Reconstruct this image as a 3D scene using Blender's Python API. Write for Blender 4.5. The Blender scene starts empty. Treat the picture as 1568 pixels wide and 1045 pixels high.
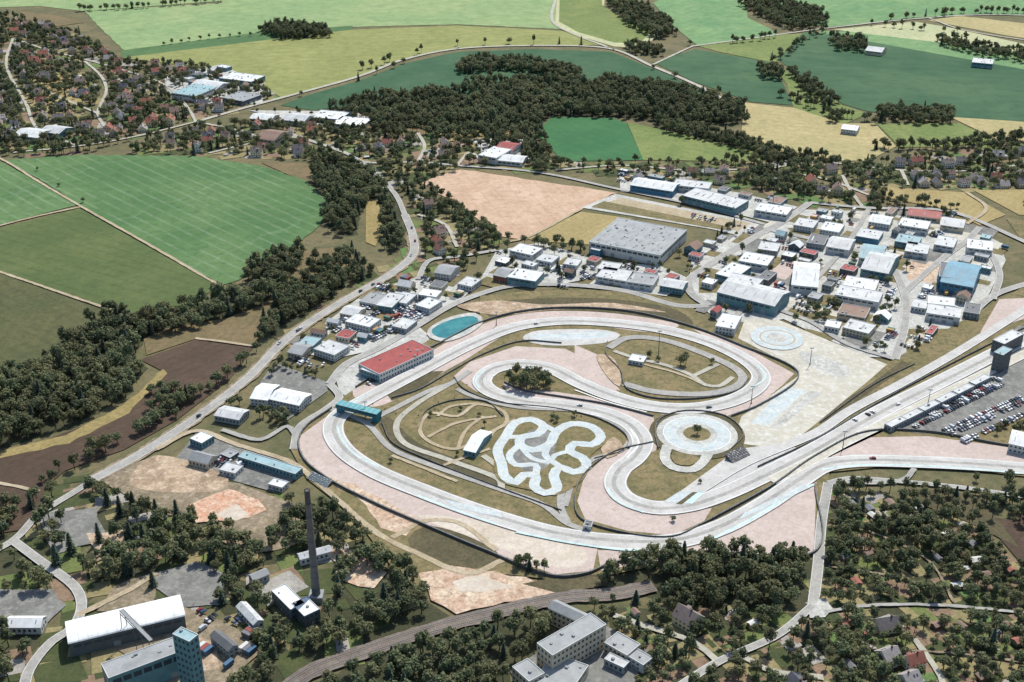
import bpy, math, random
import numpy as np
from mathutils import Vector
random.seed(11); np.random.seed(11)
R=random.random
U=random.uniform
# ------------------------------------------------------------------ survey rectification
# the site was traced from an aerial picture taken at 450 m; this converts traced points to metres on the ground
HC=450.0; FPX=1900.0; PITCH=math.radians(27)
cp,sp=math.cos(PITCH),math.sin(PITCH)
def P(u,v,z=0.0):
    x=(u-784)/FPX; y=-(v-522.5)/FPX
    dx=x; dy=y*sp+cp; dz=y*cp-sp
    t=(HC-z)/(-dz)
    return Vector((dx*t,dy*t,z))
def PX(pts,z=0.0): return [P(a,b,z) for a,b in pts]
scene=bpy.context.scene
COL=scene.collection
# ------------------------------------------------------------------ colour helpers
K=0.92
def lin(c):
    c=c/255.0
    return c/12.92 if c<=0.04045 else ((c+0.055)/1.055)**2.4
def C(r,g,b,k=None):
    k=K if k is None else k
    return (min(lin(r)*k,0.82),min(lin(g)*k,0.82),min(lin(b)*k,0.82),1.0)
def newmat(name):
    m=bpy.data.materials.new(name); m.use_nodes=True
    nt=m.node_tree; bs=nt.nodes['Principled BSDF']
    bs.inputs['Specular IOR Level'].default_value=0.25
    return m,nt,bs
def N(nt,typ,**kw):
    n=nt.nodes.new(typ)
    for k,v in kw.items(): setattr(n,k,v)
    return n
def noise(nt,vec,scale,detail=3,rough=0.6,dist=0.0):
    n=N(nt,'ShaderNodeTexNoise'); n.inputs['Scale'].default_value=scale
    n.inputs['Detail'].default_value=detail; n.inputs['Roughness'].default_value=rough
    n.inputs['Distortion'].default_value=dist
    nt.links.new(vec,n.inputs['Vector']); return n.outputs['Fac']
def mrange(nt,val,a,b,c=0.0,d=1.0):
    n=N(nt,'ShaderNodeMapRange'); n.inputs['From Min'].default_value=a; n.inputs['From Max'].default_value=b
    n.inputs['To Min'].default_value=c; n.inputs['To Max'].default_value=d
    nt.links.new(val,n.inputs['Value']); return n.outputs['Result']
def mixc(nt,fac,a,b,mode='MIX'):
    n=N(nt,'ShaderNodeMix',data_type='RGBA',blend_type=mode)
    if isinstance(fac,(int,float)): n.inputs[0].default_value=fac
    else: nt.links.new(fac,n.inputs[0])
    for i,val in ((6,a),(7,b)):
        if isinstance(val,tuple): n.inputs[i].default_value=val
        else: nt.links.new(val,n.inputs[i])
    return n.outputs[2]
def mathn(nt,op,a,b=None):
    n=N(nt,'ShaderNodeMath',operation=op)
    for i,val in ((0,a),(1,b)):
        if val is None: continue
        if isinstance(val,(int,float)): n.inputs[i].default_value=val
        else: nt.links.new(val,n.inputs[i])
    return n.outputs[0]
def warm(c):
    r,g,b=c
    return (r*.99,g*.955,b*.90) if (g>r and g>b) else c
def gmat(name,c1,c2,c3=None,big=60,mid=9,fine=1.6,stripe=None,c3amt=0.5,lo=0.38,hi=0.62,fineamp=0.18,rough=0.95,tram=None):
    """ground material: patches of c1/c2, blotches of c3, fine grain; stripe=(p0,p1,period_m,strength,width fraction)"""
    m,nt,bs=newmat(name)
    c1=warm(c1);c2=warm(c2)
    pos=N(nt,'ShaderNodeNewGeometry').outputs['Position']
    col=mixc(nt,mrange(nt,noise(nt,pos,1/big,4,0.6,0.4),lo,hi),C(*c1),C(*c2))
    if c3:
        f=mrange(nt,noise(nt,pos,1/mid,3,0.65),0.5,0.68,0,c3amt)
        col=mixc(nt,f,col,C(*warm(c3)))
    for st in ([stripe] if stripe else [])+([tram] if tram else []):
        (a,b,per,strength,thin)=st
        A=P(*a);B=P(*b); d=(B-A); n_=Vector((-d.y,d.x,0)).normalized()
        dt=N(nt,'ShaderNodeVectorMath',operation='DOT_PRODUCT'); nt.links.new(pos,dt.inputs[0]); dt.inputs[1].default_value=n_
        w=noise(nt,pos,1/40,2); w2=mathn(nt,'MULTIPLY',w,per*0.25)
        v=mathn(nt,'ADD',dt.outputs['Value'],w2)
        pp=mathn(nt,'PINGPONG',v,per/2)
        f=mrange(nt,pp,per/2*(1-thin),per/2,0,1)
        pat=mrange(nt,noise(nt,pos,1/35,3),0.35,0.6,0.25,1)
        f=mathn(nt,'MULTIPLY',f,pat)
        f=mathn(nt,'MULTIPLY',f,abs(strength))
        col=mixc(nt,f,col,(.8,.85,.7,1) if strength>0 else (0,0,0,1))
    g=mrange(nt,noise(nt,pos,1/fine,2,0.7),0.25,0.75,1-fineamp,1+fineamp)
    g2=mrange(nt,noise(nt,pos,1/(mid*0.6),3,0.7),0.25,0.75,1-fineamp,1+fineamp)
    g=mathn(nt,'MULTIPLY',g,g2)
    cc=N(nt,'ShaderNodeCombineXYZ')
    for i in range(3): nt.links.new(g,cc.inputs[i])
    col=mixc(nt,1.0,col,cc.outputs[0],'MULTIPLY')
    nt.links.new(col,bs.inputs['Base Color']); bs.inputs['Roughness'].default_value=rough
    return m
_pm={}
def pmat(name,c,rough=0.7,var=0.1,scale=0.4,metal=0.0):
    key=(name,c)
    if key in _pm: return _pm[key]
    m,nt,bs=newmat(name)
    pos=N(nt,'ShaderNodeNewGeometry').outputs['Position']
    g=mrange(nt,noise(nt,pos,scale,4,0.7),0.3,0.7,1-var,1+var*0.6)
    cc=N(nt,'ShaderNodeCombineXYZ')
    for i in range(3): nt.links.new(g,cc.inputs[i])
    col=mixc(nt,1.0,C(*c),cc.outputs[0],'MULTIPLY')
    nt.links.new(col,bs.inputs['Base Color']); bs.inputs['Roughness'].default_value=rough
    bs.inputs['Metallic'].default_value=metal
    _pm[key]=m; return m
# ------------------------------------------------------------------ mesh builder
class MB:
    def __init__(s): s.v=[];s.f=[];s.m=[];s.t=[]
    def face(s,pts,m=0,t=0.5):
        i=len(s.v); s.v.extend([tuple(p) for p in pts]); s.f.append(tuple(range(i,i+len(pts)))); s.m.append(m); s.t.append(t)
    def box(s,x0,y0,z0,x1,y1,z1,m=0,mt=None,bottom=False):
        mt=m if mt is None else mt
        a=(x0,y0);b=(x1,y0);c=(x1,y1);d=(x0,y1)
        for p,q in ((a,b),(b,c),(c,d),(d,a)):
            s.face([(p[0],p[1],z0),(q[0],q[1],z0),(q[0],q[1],z1),(p[0],p[1],z1)],m)
        s.face([(x0,y0,z1),(x1,y0,z1),(x1,y1,z1),(x0,y1,z1)],mt)
        if bottom: s.face([(x0,y1,z0),(x1,y1,z0),(x1,y0,z0),(x0,y0,z0)],m)
    def tube(s,a,b,r0,r1,n=6,m=0,cap=False):
        a=Vector(a);b=Vector(b);d=(b-a).normalized()
        u=d.orthogonal().normalized();w=d.cross(u)
        ra=[a+(u*math.cos(2*math.pi*i/n)+w*math.sin(2*math.pi*i/n))*r0 for i in range(n)]
        rb=[b+(u*math.cos(2*math.pi*i/n)+w*math.sin(2*math.pi*i/n))*r1 for i in range(n)]
        for i in range(n):
            j=(i+1)%n; s.face([ra[i],ra[j],rb[j],rb[i]],m)
        if cap: s.face(rb,m)
    def mesh(s,name,mats,tint=False):
        me=bpy.data.meshes.new(name); me.from_pydata(s.v,[],s.f)
        for mm in mats: me.materials.append(mm)
        me.polygons.foreach_set('material_index',s.m)
        if tint:
            at=me.attributes.new('tint','FLOAT','FACE'); at.data.foreach_set('value',s.t)
        me.update(); return me
    def obj(s,name,mats,loc=(0,0,0),rz=0.0,tint=False):
        o=bpy.data.objects.new(name,s.mesh(name,mats,tint)); o.location=loc; o.rotation_euler=(0,0,rz); COL.objects.link(o); return o
# ------------------------------------------------------------------ occupancy grid (2 m)
GX0,GY0,GR=-1300.0,400.0,2.0; GW,GH=1300,1400
occ=np.zeros((GH,GW),bool)
def pip(px,py,poly):
    ins=np.zeros(px.shape,bool); n=len(poly)
    for i in range(n):
        x0,y0=poly[i][0],poly[i][1]; x1,y1=poly[i-1][0],poly[i-1][1]
        if y0==y1: continue
        c=((y0>py)!=(y1>py))&(px<(x1-x0)*(py-y0)/(y1-y0)+x0)
        ins^=c
    return ins
def pin(x,y,W): return bool(pip(np.array([x]),np.array([y]),W)[0])
def mark_poly(poly):
    xs=[p[0] for p in poly]; ys=[p[1] for p in poly]
    i0=max(0,int((min(xs)-GX0)/GR)-1); i1=min(GW,int((max(xs)-GX0)/GR)+2)
    j0=max(0,int((min(ys)-GY0)/GR)-1); j1=min(GH,int((max(ys)-GY0)/GR)+2)
    if i1<=i0 or j1<=j0: return
    X,Y=np.meshgrid(GX0+(np.arange(i0,i1)+.5)*GR,GY0+(np.arange(j0,j1)+.5)*GR)
    occ[j0:j1,i0:i1]|=pip(X,Y,poly)
def mark_disc(x,y,r):
    i0=max(0,int((x-r-GX0)/GR)); i1=min(GW,int((x+r-GX0)/GR)+1); j0=max(0,int((y-r-GY0)/GR)); j1=min(GH,int((y+r-GY0)/GR)+1)
    if i1>i0 and j1>j0: occ[j0:j1,i0:i1]=True
def isocc(x,y,r=0):
    i0=int((x-r-GX0)/GR); i1=int((x+r-GX0)/GR)+1; j0=int((y-r-GY0)/GR); j1=int((y+r-GY0)/GR)+1
    if i0<0 or j0<0 or i1>GW or j1>GH: return False
    return bool(occ[j0:j1,i0:i1].any())
# ------------------------------------------------------------------ curves and sheets
def catmull(pts,closed=False,seg=4.0):
    n=len(pts); out=[]
    rng=range(n if closed else n-1)
    for i in rng:
        if closed: p0,p1,p2,p3=pts[(i-1)%n],pts[i],pts[(i+1)%n],pts[(i+2)%n]
        else: p0,p1,p2,p3=pts[max(i-1,0)],pts[i],pts[i+1],pts[min(i+2,n-1)]
        k=max(2,int((p2-p1).length/seg))
        def tj(t,a,b): return t+max((b-a).length,1e-3)**0.5
        if (p1-p0).length<1e-3: p0=p1-(p2-p1)
        if (p3-p2).length<1e-3: p3=p2+(p2-p1)
        t0=0;t1=tj(t0,p0,p1);t2=tj(t1,p1,p2);t3=tj(t2,p2,p3)
        for s in range(k):
            t=t1+(t2-t1)*s/k
            A1=p0*((t1-t)/(t1-t0))+p1*((t-t0)/(t1-t0)); A2=p1*((t2-t)/(t2-t1))+p2*((t-t1)/(t2-t1)); A3=p2*((t3-t)/(t3-t2))+p3*((t-t2)/(t3-t2))
            B1=A1*((t2-t)/(t2-t0))+A2*((t-t0)/(t2-t0)); B2=A2*((t3-t)/(t3-t1))+A3*((t-t1)/(t3-t1))
            out.append(B1*((t2-t)/(t2-t1))+B2*((t-t1)/(t2-t1)))
    if not closed: out.append(pts[-1].copy())
    return out
ZC=[0.50]; ZU=[0.01]
def nz(step=0.004):
    ZC[0]+=step; return ZC[0]
def jitter(W,jit,seg=8):
    Q=[]
    for i in range(len(W)):
        a=W[i-1];b=W[i]; k=max(1,int((b-a).length/seg))
        for s in range(k):
            p=a.lerp(b,(s+1)/k); Q.append(p+Vector((U(-jit,jit),U(-jit,jit),0)))
    return Q
def poly(name,pts,mat,smooth=False,block=False,jit=0.0,z=None):
    z=nz() if z is None else z; W=PX(pts)
    if smooth: W=catmull(W,True,6)
    if jit: W=jitter(W,jit)
    mb=MB(); mb.face([(p.x,p.y,z) for p in W]); mb.obj(name,[mat])
    if block: mark_poly(W)
    return W
def offset(path,d,closed=False):
    out=[];n=len(path)
    for i in range(n):
        a=path[(i-1)%n] if closed else path[max(i-1,0)]; b=path[(i+1)%n] if closed else path[min(i+1,n-1)]
        t=(b-a); t.z=0; t.normalize(); nn=Vector((-t.y,t.x,0)); out.append(path[i]+nn*d)
    return out
def ribbon(mb,L,Rr,z,closed=False,m=0):
    n=len(L)
    for i in range(n if closed else n-1):
        j=(i+1)%n
        mb.face([(L[i].x,L[i].y,z),(Rr[i].x,Rr[i].y,z),(Rr[j].x,Rr[j].y,z),(L[j].x,L[j].y,z)][::-1],m)
def strip(name,pts,w,mat,closed=False,block=True,lines=None,linemat=None,off=0.0,seg=4.0,ragged=0.0):
    path=catmull(PX(pts),closed,seg)
    if off: path=offset(path,off,closed)
    z=nz(); mb=MB(); A=offset(path,w/2,closed);B=offset(path,-w/2,closed)
    if ragged:
        A=[p+Vector((U(-ragged,ragged),U(-ragged,ragged),0)) for p in A]; B=[p+Vector((U(-ragged,ragged),U(-ragged,ragged),0)) for p in B]
    ribbon(mb,A,B,z,closed)
    mats=[mat]
    if lines:
        z2=nz(); mats.append(linemat)
        for d,lw in lines: ribbon(mb,offset(path,d+lw/2,closed),offset(path,d-lw/2,closed),z2,closed,1)
    mb.obj(name,mats)
    if block:
        for p in path: mark_disc(p.x,p.y,w/2+0.6)
    return path
def wallline(name,path,h,mat,thick=0.35,closed=False,z0=0.0,posts=None,ptop=None):
    mb=MB(); A=offset(path,thick/2,closed);B=offset(path,-thick/2,closed); n=len(path)
    for i in range(n if closed else n-1):
        j=(i+1)%n
        for L in (A,B):
            mb.face([(L[i].x,L[i].y,z0),(L[j].x,L[j].y,z0),(L[j].x,L[j].y,h),(L[i].x,L[i].y,h)],0)
        mb.face([(A[i].x,A[i].y,h),(B[i].x,B[i].y,h),(B[j].x,B[j].y,h),(A[j].x,A[j].y,h)],1)
        if posts and i%2==0: mb.box(A[i].x-.08,A[i].y-.08,z0,A[i].x+.08,A[i].y+.08,posts,0)
    mb.obj(name,[mat,ptop or mat])
# ------------------------------------------------------------------ ground materials
M_ground=gmat('ground_dry_grass',(98,98,68),(122,112,82),(74,80,56),big=45,mid=8)
M_under=gmat('woodland_floor',(64,70,50),(78,78,56),(54,60,44),big=30,mid=6)
M_gfar=gmat('field_light_green',(132,164,118),(148,172,126),(122,154,108),big=160,mid=30,stripe=((200,60),(850,20),16,-0.12,0.3))
M_gyel=gmat('field_yellow_green',(136,146,92),(148,156,102),(120,136,82),big=90,mid=22,stripe=((200,88),(900,60),20,-0.14,0.25))
M_gstripe=gmat('field_deep_green',(76,112,74),(90,124,82),big=80,mid=16)
M_gdark=gmat('field_dark_green',(58,98,72),(72,108,80),(50,88,64),big=110,mid=24,fineamp=0.1,stripe=((480,150),(930,85),24,-0.2,0.14))
M_gdark2=gmat('field_dark_green_striped',(58,98,72),(78,112,82),(50,88,64),big=150,mid=26,fineamp=0.1,stripe=((1200,110),(1560,130),28,-0.24,0.14))
M_gteal=gmat('field_soft_green',(104,148,106),(126,162,116),(94,136,96),big=120,mid=24,stripe=((1020,50),(1130,10),16,-0.12,0.3))
M_gpale=gmat('field_pale',(176,188,154),(190,194,160),(160,174,134),big=100,mid=14)
M_gtan=gmat('field_tan',(168,158,112),(180,166,120),(152,146,100),big=70,mid=12,stripe=((1150,200),(1330,215),14,-0.14,0.3))
M_gmid=gmat('field_mid_green',(58,112,74),(70,122,80),big=80,mid=14,fineamp=0.1,stripe=((850,200),(960,240),16,-0.16,0.2))
M_gmid2=gmat('field_meadow',(112,134,80),(128,144,90),(100,120,74),big=50,mid=9,stripe=((960,200),(1160,240),14,-0.14,0.3))
M_gleft=gmat('field_big_green',(80,118,76),(98,132,88),(66,102,62),big=90,mid=12,fineamp=0.12,stripe=((140,250),(440,390),14,0.085,0.35),tram=((300,240),(60,320),150,0.05,0.04))
M_gleft2=gmat('field_olive_green',(84,104,64),(98,114,72),(74,96,58),big=90,mid=12,fineamp=0.14,stripe=((0,350),(250,420),12,-0.16,0.4))
M_gleft3=gmat('field_brownish_green',(82,92,62),(94,98,68),(70,80,54),big=70,mid=9,stripe=((0,430),(130,500),12,-0.14,0.4))
M_soil=gmat('field_brown_soil',(82,68,56),(94,78,64),(70,58,48),big=70,mid=8,fineamp=0.14,stripe=((0,720),(250,610),9,-0.18,0.4))
M_soilol=gmat('field_fallow_olive',(114,104,74),(128,112,82),(94,88,62),big=40,mid=7,stripe=((330,520),(430,455),7,-0.1,0.4))
M_olive=gmat('verge_yellow_grass',(146,132,86),(160,142,96),(118,112,74),big=30,mid=5)
M_pink=gmat('field_stubble_pinkish',(204,176,150),(190,160,134),(176,150,122),big=45,mid=10,stripe=((700,265),(780,360),16,-0.14,0.2),fineamp=.14,c3amt=.8)
M_ochre=gmat('field_ochre_stubble',(168,152,106),(158,142,96),(148,136,92),big=40,mid=8,stripe=((810,365),(890,325),7,-0.08,0.4))
M_turf=gmat('infield_grass',(114,108,74),(136,122,88),(92,92,60),big=20,mid=5,fineamp=0.22,c3amt=.8)
M_turf2=gmat('embankment_grass',(86,82,60),(100,92,68),(70,70,52),big=18,mid=4,fineamp=0.24)
M_gravel=gmat('gravel_trap_pinkish',(200,184,174),(190,174,164),(180,164,153),big=22,mid=4,fineamp=0.1,c3amt=.7)
M_gravel2=gmat('gravel_trap_beige',(208,198,182),(196,184,166),(184,170,152),big=20,mid=5,fineamp=0.12)
M_dirt=gmat('bare_earth',(184,162,136),(152,132,108),(204,186,164),big=16,mid=5,fineamp=0.25,c3amt=0.8)
M_dirt2=gmat('construction_earth',(192,164,140),(208,190,166),(160,130,106),big=11,mid=4,fineamp=0.26,c3amt=0.9)
M_dirto=gmat('orange_spoil_earth',(198,152,124),(210,184,160),(170,128,102),big=9,mid=3,fineamp=0.25,c3amt=0.8)
M_dirtpath=gmat('dirt_path',(184,170,144),(166,152,124),big=20,mid=4)
M_yard=gmat('yard_brown_gravel',(146,132,110),(124,114,92),(168,154,132),big=14,mid=4,fineamp=0.26,c3amt=0.8)
M_lot=gmat('paved_yard_light',(192,192,184),(170,170,162),(210,208,200),big=16,mid=4,fineamp=0.18,c3amt=0.8)
M_lotd=gmat('paved_yard_dark',(134,134,128),(114,114,110),(152,150,142),big=16,mid=4,fineamp=0.16,c3amt=.8)
M_apron=gmat('paddock_concrete',(202,204,198),(188,190,184),(218,218,212),big=18,mid=5,fineamp=0.09,c3amt=0.7,stripe=((1180,490),(1340,560),8,-0.12,0.08))
M_asph=gmat('track_asphalt',(188,186,180),(202,200,195),(172,169,163),big=24,mid=5,fineamp=0.1)
M_road=gmat('road_asphalt_weathered',(170,168,161),(154,153,147),(184,180,172),big=18,mid=4,fineamp=0.14)
M_country=gmat('country_road_pale',(182,179,164),(166,163,148),(196,190,176),big=18,mid=4,fineamp=0.14)
M_kart=gmat('kart_track_asphalt',(198,208,208),(182,192,192),(214,218,216),big=8,mid=3,fineamp=0.13,c3amt=.8)
M_white=pmat('white_road_paint',(240,242,238),0.6,0.15)
M_cyan=pmat('kerb_paint_pale_cyan',(192,220,217),0.6,0.3,.25)
M_ballast=gmat('railway_ballast',(132,122,112),(116,106,98),(100,92,84),big=14,mid=3,fineamp=0.2)
M_rail=pmat('rail_steel',(160,156,150),0.4,0.1)
M_fence=pmat('barrier_dark',(96,98,96),0.8,0.3)
M_btop=pmat('barrier_top',(120,122,118),0.8,0.3)
M_water,nt,bs=newmat('pond_water'); pos=N(nt,'ShaderNodeNewGeometry').outputs['Position']
nt.links.new(mixc(nt,mrange(nt,noise(nt,pos,0.08,3),0.4,0.6),C(48,118,124),C(66,138,138)),bs.inputs['Base Color']); bs.inputs['Roughness'].default_value=0.15
bmp=N(nt,'ShaderNodeBump'); bmp.inputs['Strength'].default_value=0.1; nt.links.new(noise(nt,pos,1.5,3),bmp.inputs['Height']); nt.links.new(bmp.outputs[0],bs.inputs['Normal'])
# ------------------------------------------------------------------ ground sheet
mb=MB(); S=16000
mb.face([(-S,-S,0),(S,-S,0),(S,S,0),(-S,S,0)]); mb.obj('ground',[M_ground])
M_g=[gmat('lawn_green',(100,116,72),(114,128,80),big=12,mid=4),gmat('lawn_dry',(136,128,90),(150,138,100),big=12,mid=4),gmat('garden_dark',(70,82,54),(82,92,60),big=12,mid=4),gmat('patio_grey',(170,166,156),(150,146,138),big=9,mid=3),gmat('garden_soil',(126,106,86),(144,122,100),big=8,mid=3),gmat('lawn_fresh',(90,122,74),(102,132,82),big=12,mid=4)]
def gardens(name,pts,n,smin=9,smax=26,ang=0.4,wts=(4,4,4,2,2,2)):
    W=PX(pts); xs=[p.x for p in W]; ys=[p.y for p in W]; mb=MB(); k=0
    for _ in range(n*4):
        if k>=n: break
        x=U(min(xs),max(xs)); y=U(min(ys),max(ys))
        if not pin(x,y,W): continue
        a=ang+random.choice((0,math.pi/2))+random.gauss(0,.12); L=U(smin,smax)/2; D=L*U(.4,.9)
        ex=Vector((math.cos(a),math.sin(a),0));ey=Vector((-ex.y,ex.x,0)); c=Vector((x,y,0)); z=0.2+0.29*k/n
        mi=random.choices(range(6),wts)[0]
        mb.face([tuple((c+ex*L*s+ey*D*t)[:2])+(z,) for s,t in ((-1,-1),(1,-1),(U(.8,1.1),1),(-1,U(.8,1.1)))],mi); k+=1
    mb.obj(name,M_g)
VTL=[(-60,10),(60,38),(130,58),(190,98),(300,104),(400,128),(430,150),(400,165),(300,190),(120,238),(-60,242)]
VTM=[(300,196),(420,186),(580,192),(660,205),(720,218),(830,240),(830,262),(700,262),(640,278),(600,292),(480,246),(300,238),(200,236),(230,215)]
VTR=[(820,250),(1000,252),(1165,245),(1340,252),(1450,235),(1640,200),(1640,290),(1400,288),(1340,290),(1340,322),(1250,312),(1150,290),(950,268)]
VBR=[(1270,750),(1400,768),(1480,790),(1560,870),(1640,900),(1640,1110),(1060,1110),(940,1000),(930,930),(1050,935),(1240,940)]
gardens('gardens',VTL,320,12,34); gardens('gardens',VTM,260,12,32); gardens('gardens',VTR,320,12,32); gardens('gardens',VBR,520,6,16,wts=(2,4,5,1,4,1))
gardens('gardens',[(440,515),(520,450),(610,400),(640,300),(760,370),(700,420),(520,475),(450,530)],110,9,24)
gardens('rough_ground',[(0,740),(240,700),(470,760),(640,930),(440,1045),(0,1045)],160,8,30,wts=(2,3,5,1,3,0))
poly('allotment_ground',VBR,M_under,z=0.19)
# fields
poly('field',[(190,78),(150,40),(130,18),(340,5),(350,-60),(856,-60),(850,35),(870,46),(700,38),(540,42),(400,54)],M_gfar,jit=1)
poly('field',[(-60,-60),(340,-60),(340,2),(130,18),(60,10),(-60,14)],M_gfar)
poly('field',[(185,78),(400,50),(540,40),(540,46),(400,64),(186,90)],M_gstripe)
poly('field',[(186,89),(400,63),(540,46),(700,40),(862,48),(930,70),(820,70),(700,74),(620,92),(550,117),(480,137),(430,150),(400,130),(330,105),(250,97)],M_gyel)
poly('field',[(430,162),(480,144),(550,124),(620,98),(700,80),(820,76),(935,80),(1030,118),(1100,155),(1000,150),(700,150),(560,160),(480,170)],M_gdark)
poly('field',[(856,-60),(930,-60),(925,10),(960,35),(1010,52),(985,75),(940,72),(880,54),(850,38)],M_gpale)
poly('field',[(858,-40),(920,-40),(922,8),(960,34),(1000,48),(980,66),(940,66),(885,50),(856,34)],M_gmid2)
poly('field',[(1000,5),(1130,-60),(1145,28),(1180,45),(1190,55),(1070,72),(1030,40)],M_gteal)
poly('field',[(1130,-60),(1640,-60),(1640,30),(1500,22),(1400,28),(1270,42),(1190,30),(1160,10)],M_gteal)
poly('field',[(1000,96),(1065,76),(1180,96),(1200,130),(1215,162),(1150,157),(1060,125)],M_gdark2)
poly('field',[(1065,70),(1190,54),(1270,50),(1200,95),(1180,96),(1100,80)],M_gmid2)
poly('field',[(1190,92),(1230,50),(1300,48),(1400,62),(1640,100),(1640,190),(1460,182),(1330,172),(1290,160),(1240,125)],M_gdark2)
poly('field',[(1200,58),(1250,50),(1640,120),(1640,100),(1450,66),(1320,50),(1260,48)],M_gteal)
poly('field',[(1275,46),(1400,34),(1450,42),(1640,84),(1640,98),(1440,66),(1340,54)],M_gpale)
poly('field',[(1470,25),(1640,45),(1640,70),(1540,55),(1420,32)],M_gtan)
poly('field',[(1180,97),(1240,127),(1290,162),(1330,175),(1290,192),(1215,166),(1205,130)],M_gmid2)
poly('field',[(1140,158),(1215,166),(1290,190),(1340,190),(1372,225),(1330,247),(1260,247),(1190,235),(1135,208)],M_gtan)
poly('field',[(1342,190),(1470,190),(1525,216),(1450,226),(1378,226)],M_gmid2)
poly('field',[(1455,180),(1640,192),(1640,220),(1525,214)],M_gtan)
poly('field',[(1340,286),(1480,296),(1540,330),(1500,346),(1450,322),(1360,304)],M_ochre)
poly('field',[(1490,292),(1640,290),(1640,330),(1560,330)],M_ochre)
poly('field',[(1540,335),(1640,350),(1640,460),(1565,370)],M_turf)
poly('field',[(845,180),(940,182),(960,190),(985,246),(862,248),(820,205)],M_gmid)
poly('field',[(960,188),(1040,205),(1160,235),(1168,248),(985,246)],M_gmid2)
poly('field',[(668,198),(790,203),(798,222),(680,220)],M_ochre)
poly('field',[(560,195),(640,180),(670,178),(650,210),(560,205)],M_soilol)
poly('field',[(645,280),(705,260),(945,296),(892,320),(805,368),(770,364),(735,338),(695,312)],M_pink,jit=1.5)
poly('field',[(805,366),(890,325),(968,336),(905,376),(820,370)],M_ochre)
poly('field',[(890,319),(942,298),(1172,344),(1140,364),(1090,352),(970,332)],M_lot)
poly('field',[(920,314),(950,304),(1150,343),(1130,355)],M_dirtpath)
poly('grass',[(905,318),(925,309),(1120,349),(1110,354)],M_turf)
poly('field',[(30,18),(90,25),(130,35),(60,45),(40,40)],M_soilol)
poly('field',[(64,105),(128,125),(150,160),(60,175),(34,150)],M_ochre)
poly('field',[(5,246),(120,238),(300,240),(400,255),(470,278),(500,310),(492,345),(440,385),(382,410),(370,428),(340,438),(240,382),(125,317),(60,275)],M_gleft,jit=1)
poly('field',[(400,250),(480,250),(480,282),(440,268)],M_soilol)
poly('field',[(-120,200),(0,248),(50,275),(122,314),(0,345),(-120,370)],M_gleft)
poly('field',[(-120,380),(0,350),(122,320),(335,440),(300,462),(210,488),(170,473),(0,416),(-120,380)],M_gleft2)
poly('field',[(-120,385),(0,420),(165,478),(130,512),(80,552),(0,580),(-120,610)],M_gleft3)
poly('field',[(-140,745),(0,702),(110,660),(190,628),(250,570),(215,552),(300,522),(388,534),(352,582),(300,622),(270,645),(190,690),(100,722),(72,745),(50,810),(-140,840)],M_soil)
poly('field',[(225,545),(300,520),(388,532),(440,452),(350,488),(250,505),(220,520)],M_soilol)
poly('field',[(440,388),(530,378),(545,400),(480,440),(440,420)],M_soilol)
poly('field',[(560,308),(578,305),(588,350),(575,378),(560,372)],M_olive)
poly('field',[(-140,722),(0,692),(100,668),(190,622),(250,566),(256,574),(196,634),(105,680),(0,704),(-140,742)],M_olive,jit=1)
poly('field',[(1568,760),(1640,700),(1640,960),(1560,860),(1500,790),(1560,800)],M_soil)
poly('field',[(1390,748),(1500,760),(1560,840),(1480,800),(1400,770)],M_turf2)
# lots
poly('paved_yard',[(495,498),(560,450),(640,425),(725,440),(712,455),(640,500),(560,540),(515,550),(440,540)],M_lot)
poly('paved_yard',[(395,592),(420,556),(500,586),(502,600),(440,645),(400,622)],M_lotd)
poly('paved_yard',[(300,665),(360,682),(445,710),(470,725),(420,755),(330,730),(270,702)],M_lotd)
poly('paved_yard',[(512,575),(556,540),(640,500),(668,525),(600,590),(545,622),(520,600)],M_lot)
poly('paved_yard',[(760,385),(830,372),(912,400),(892,430),(840,440),(735,430)],M_lot)
poly('paved_yard',[(896,400),(1010,408),(1060,430),(1020,455),(900,436)],M_lot)
poly('paved_yard',[(1060,385),(1170,345),(1230,322),(1340,325),(1450,330),(1530,372),(1540,400),(1515,450),(1480,500),(1440,500),(1390,550),(1330,548),(1260,518),(1200,490),(1110,505),(1075,470),(1055,440)],M_lot)
poly('paved_yard',[(948,266),(1130,296),(1222,318),(1180,342),(1060,312),(950,294)],M_lot)
poly('paved_yard',[(250,120),(335,100),(405,128),(402,160),(330,160),(260,146)],M_lot)
poly('paved_yard',[(380,170),(580,172),(565,192),(480,192)],M_lot)
poly('paved_yard',[(722,214),(800,214),(812,246),(750,252)],M_lot)
poly('yard',[(1170,415),(1190,400),(1225,404),(1210,440),(1180,438)],M_gravel)
poly('grass',[(1205,350),(1260,352),(1290,380),(1230,375)],M_turf)
poly('grass',[(1070,420),(1110,425),(1100,450),(1070,450)],M_turf)
poly('bare_earth',[(1385,400),(1440,405),(1430,435),(1390,430)],M_dirt2)
poly('grass',[(1235,450),(1290,455),(1285,490),(1215,490)],M_turf)
poly('paved_yard',[(1368,500),(1460,500),(1480,520),(1400,560),(1365,550)],M_lot)
poly('grass',[(1380,505),(1450,505),(1458,515),(1390,548)],M_turf)
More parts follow.
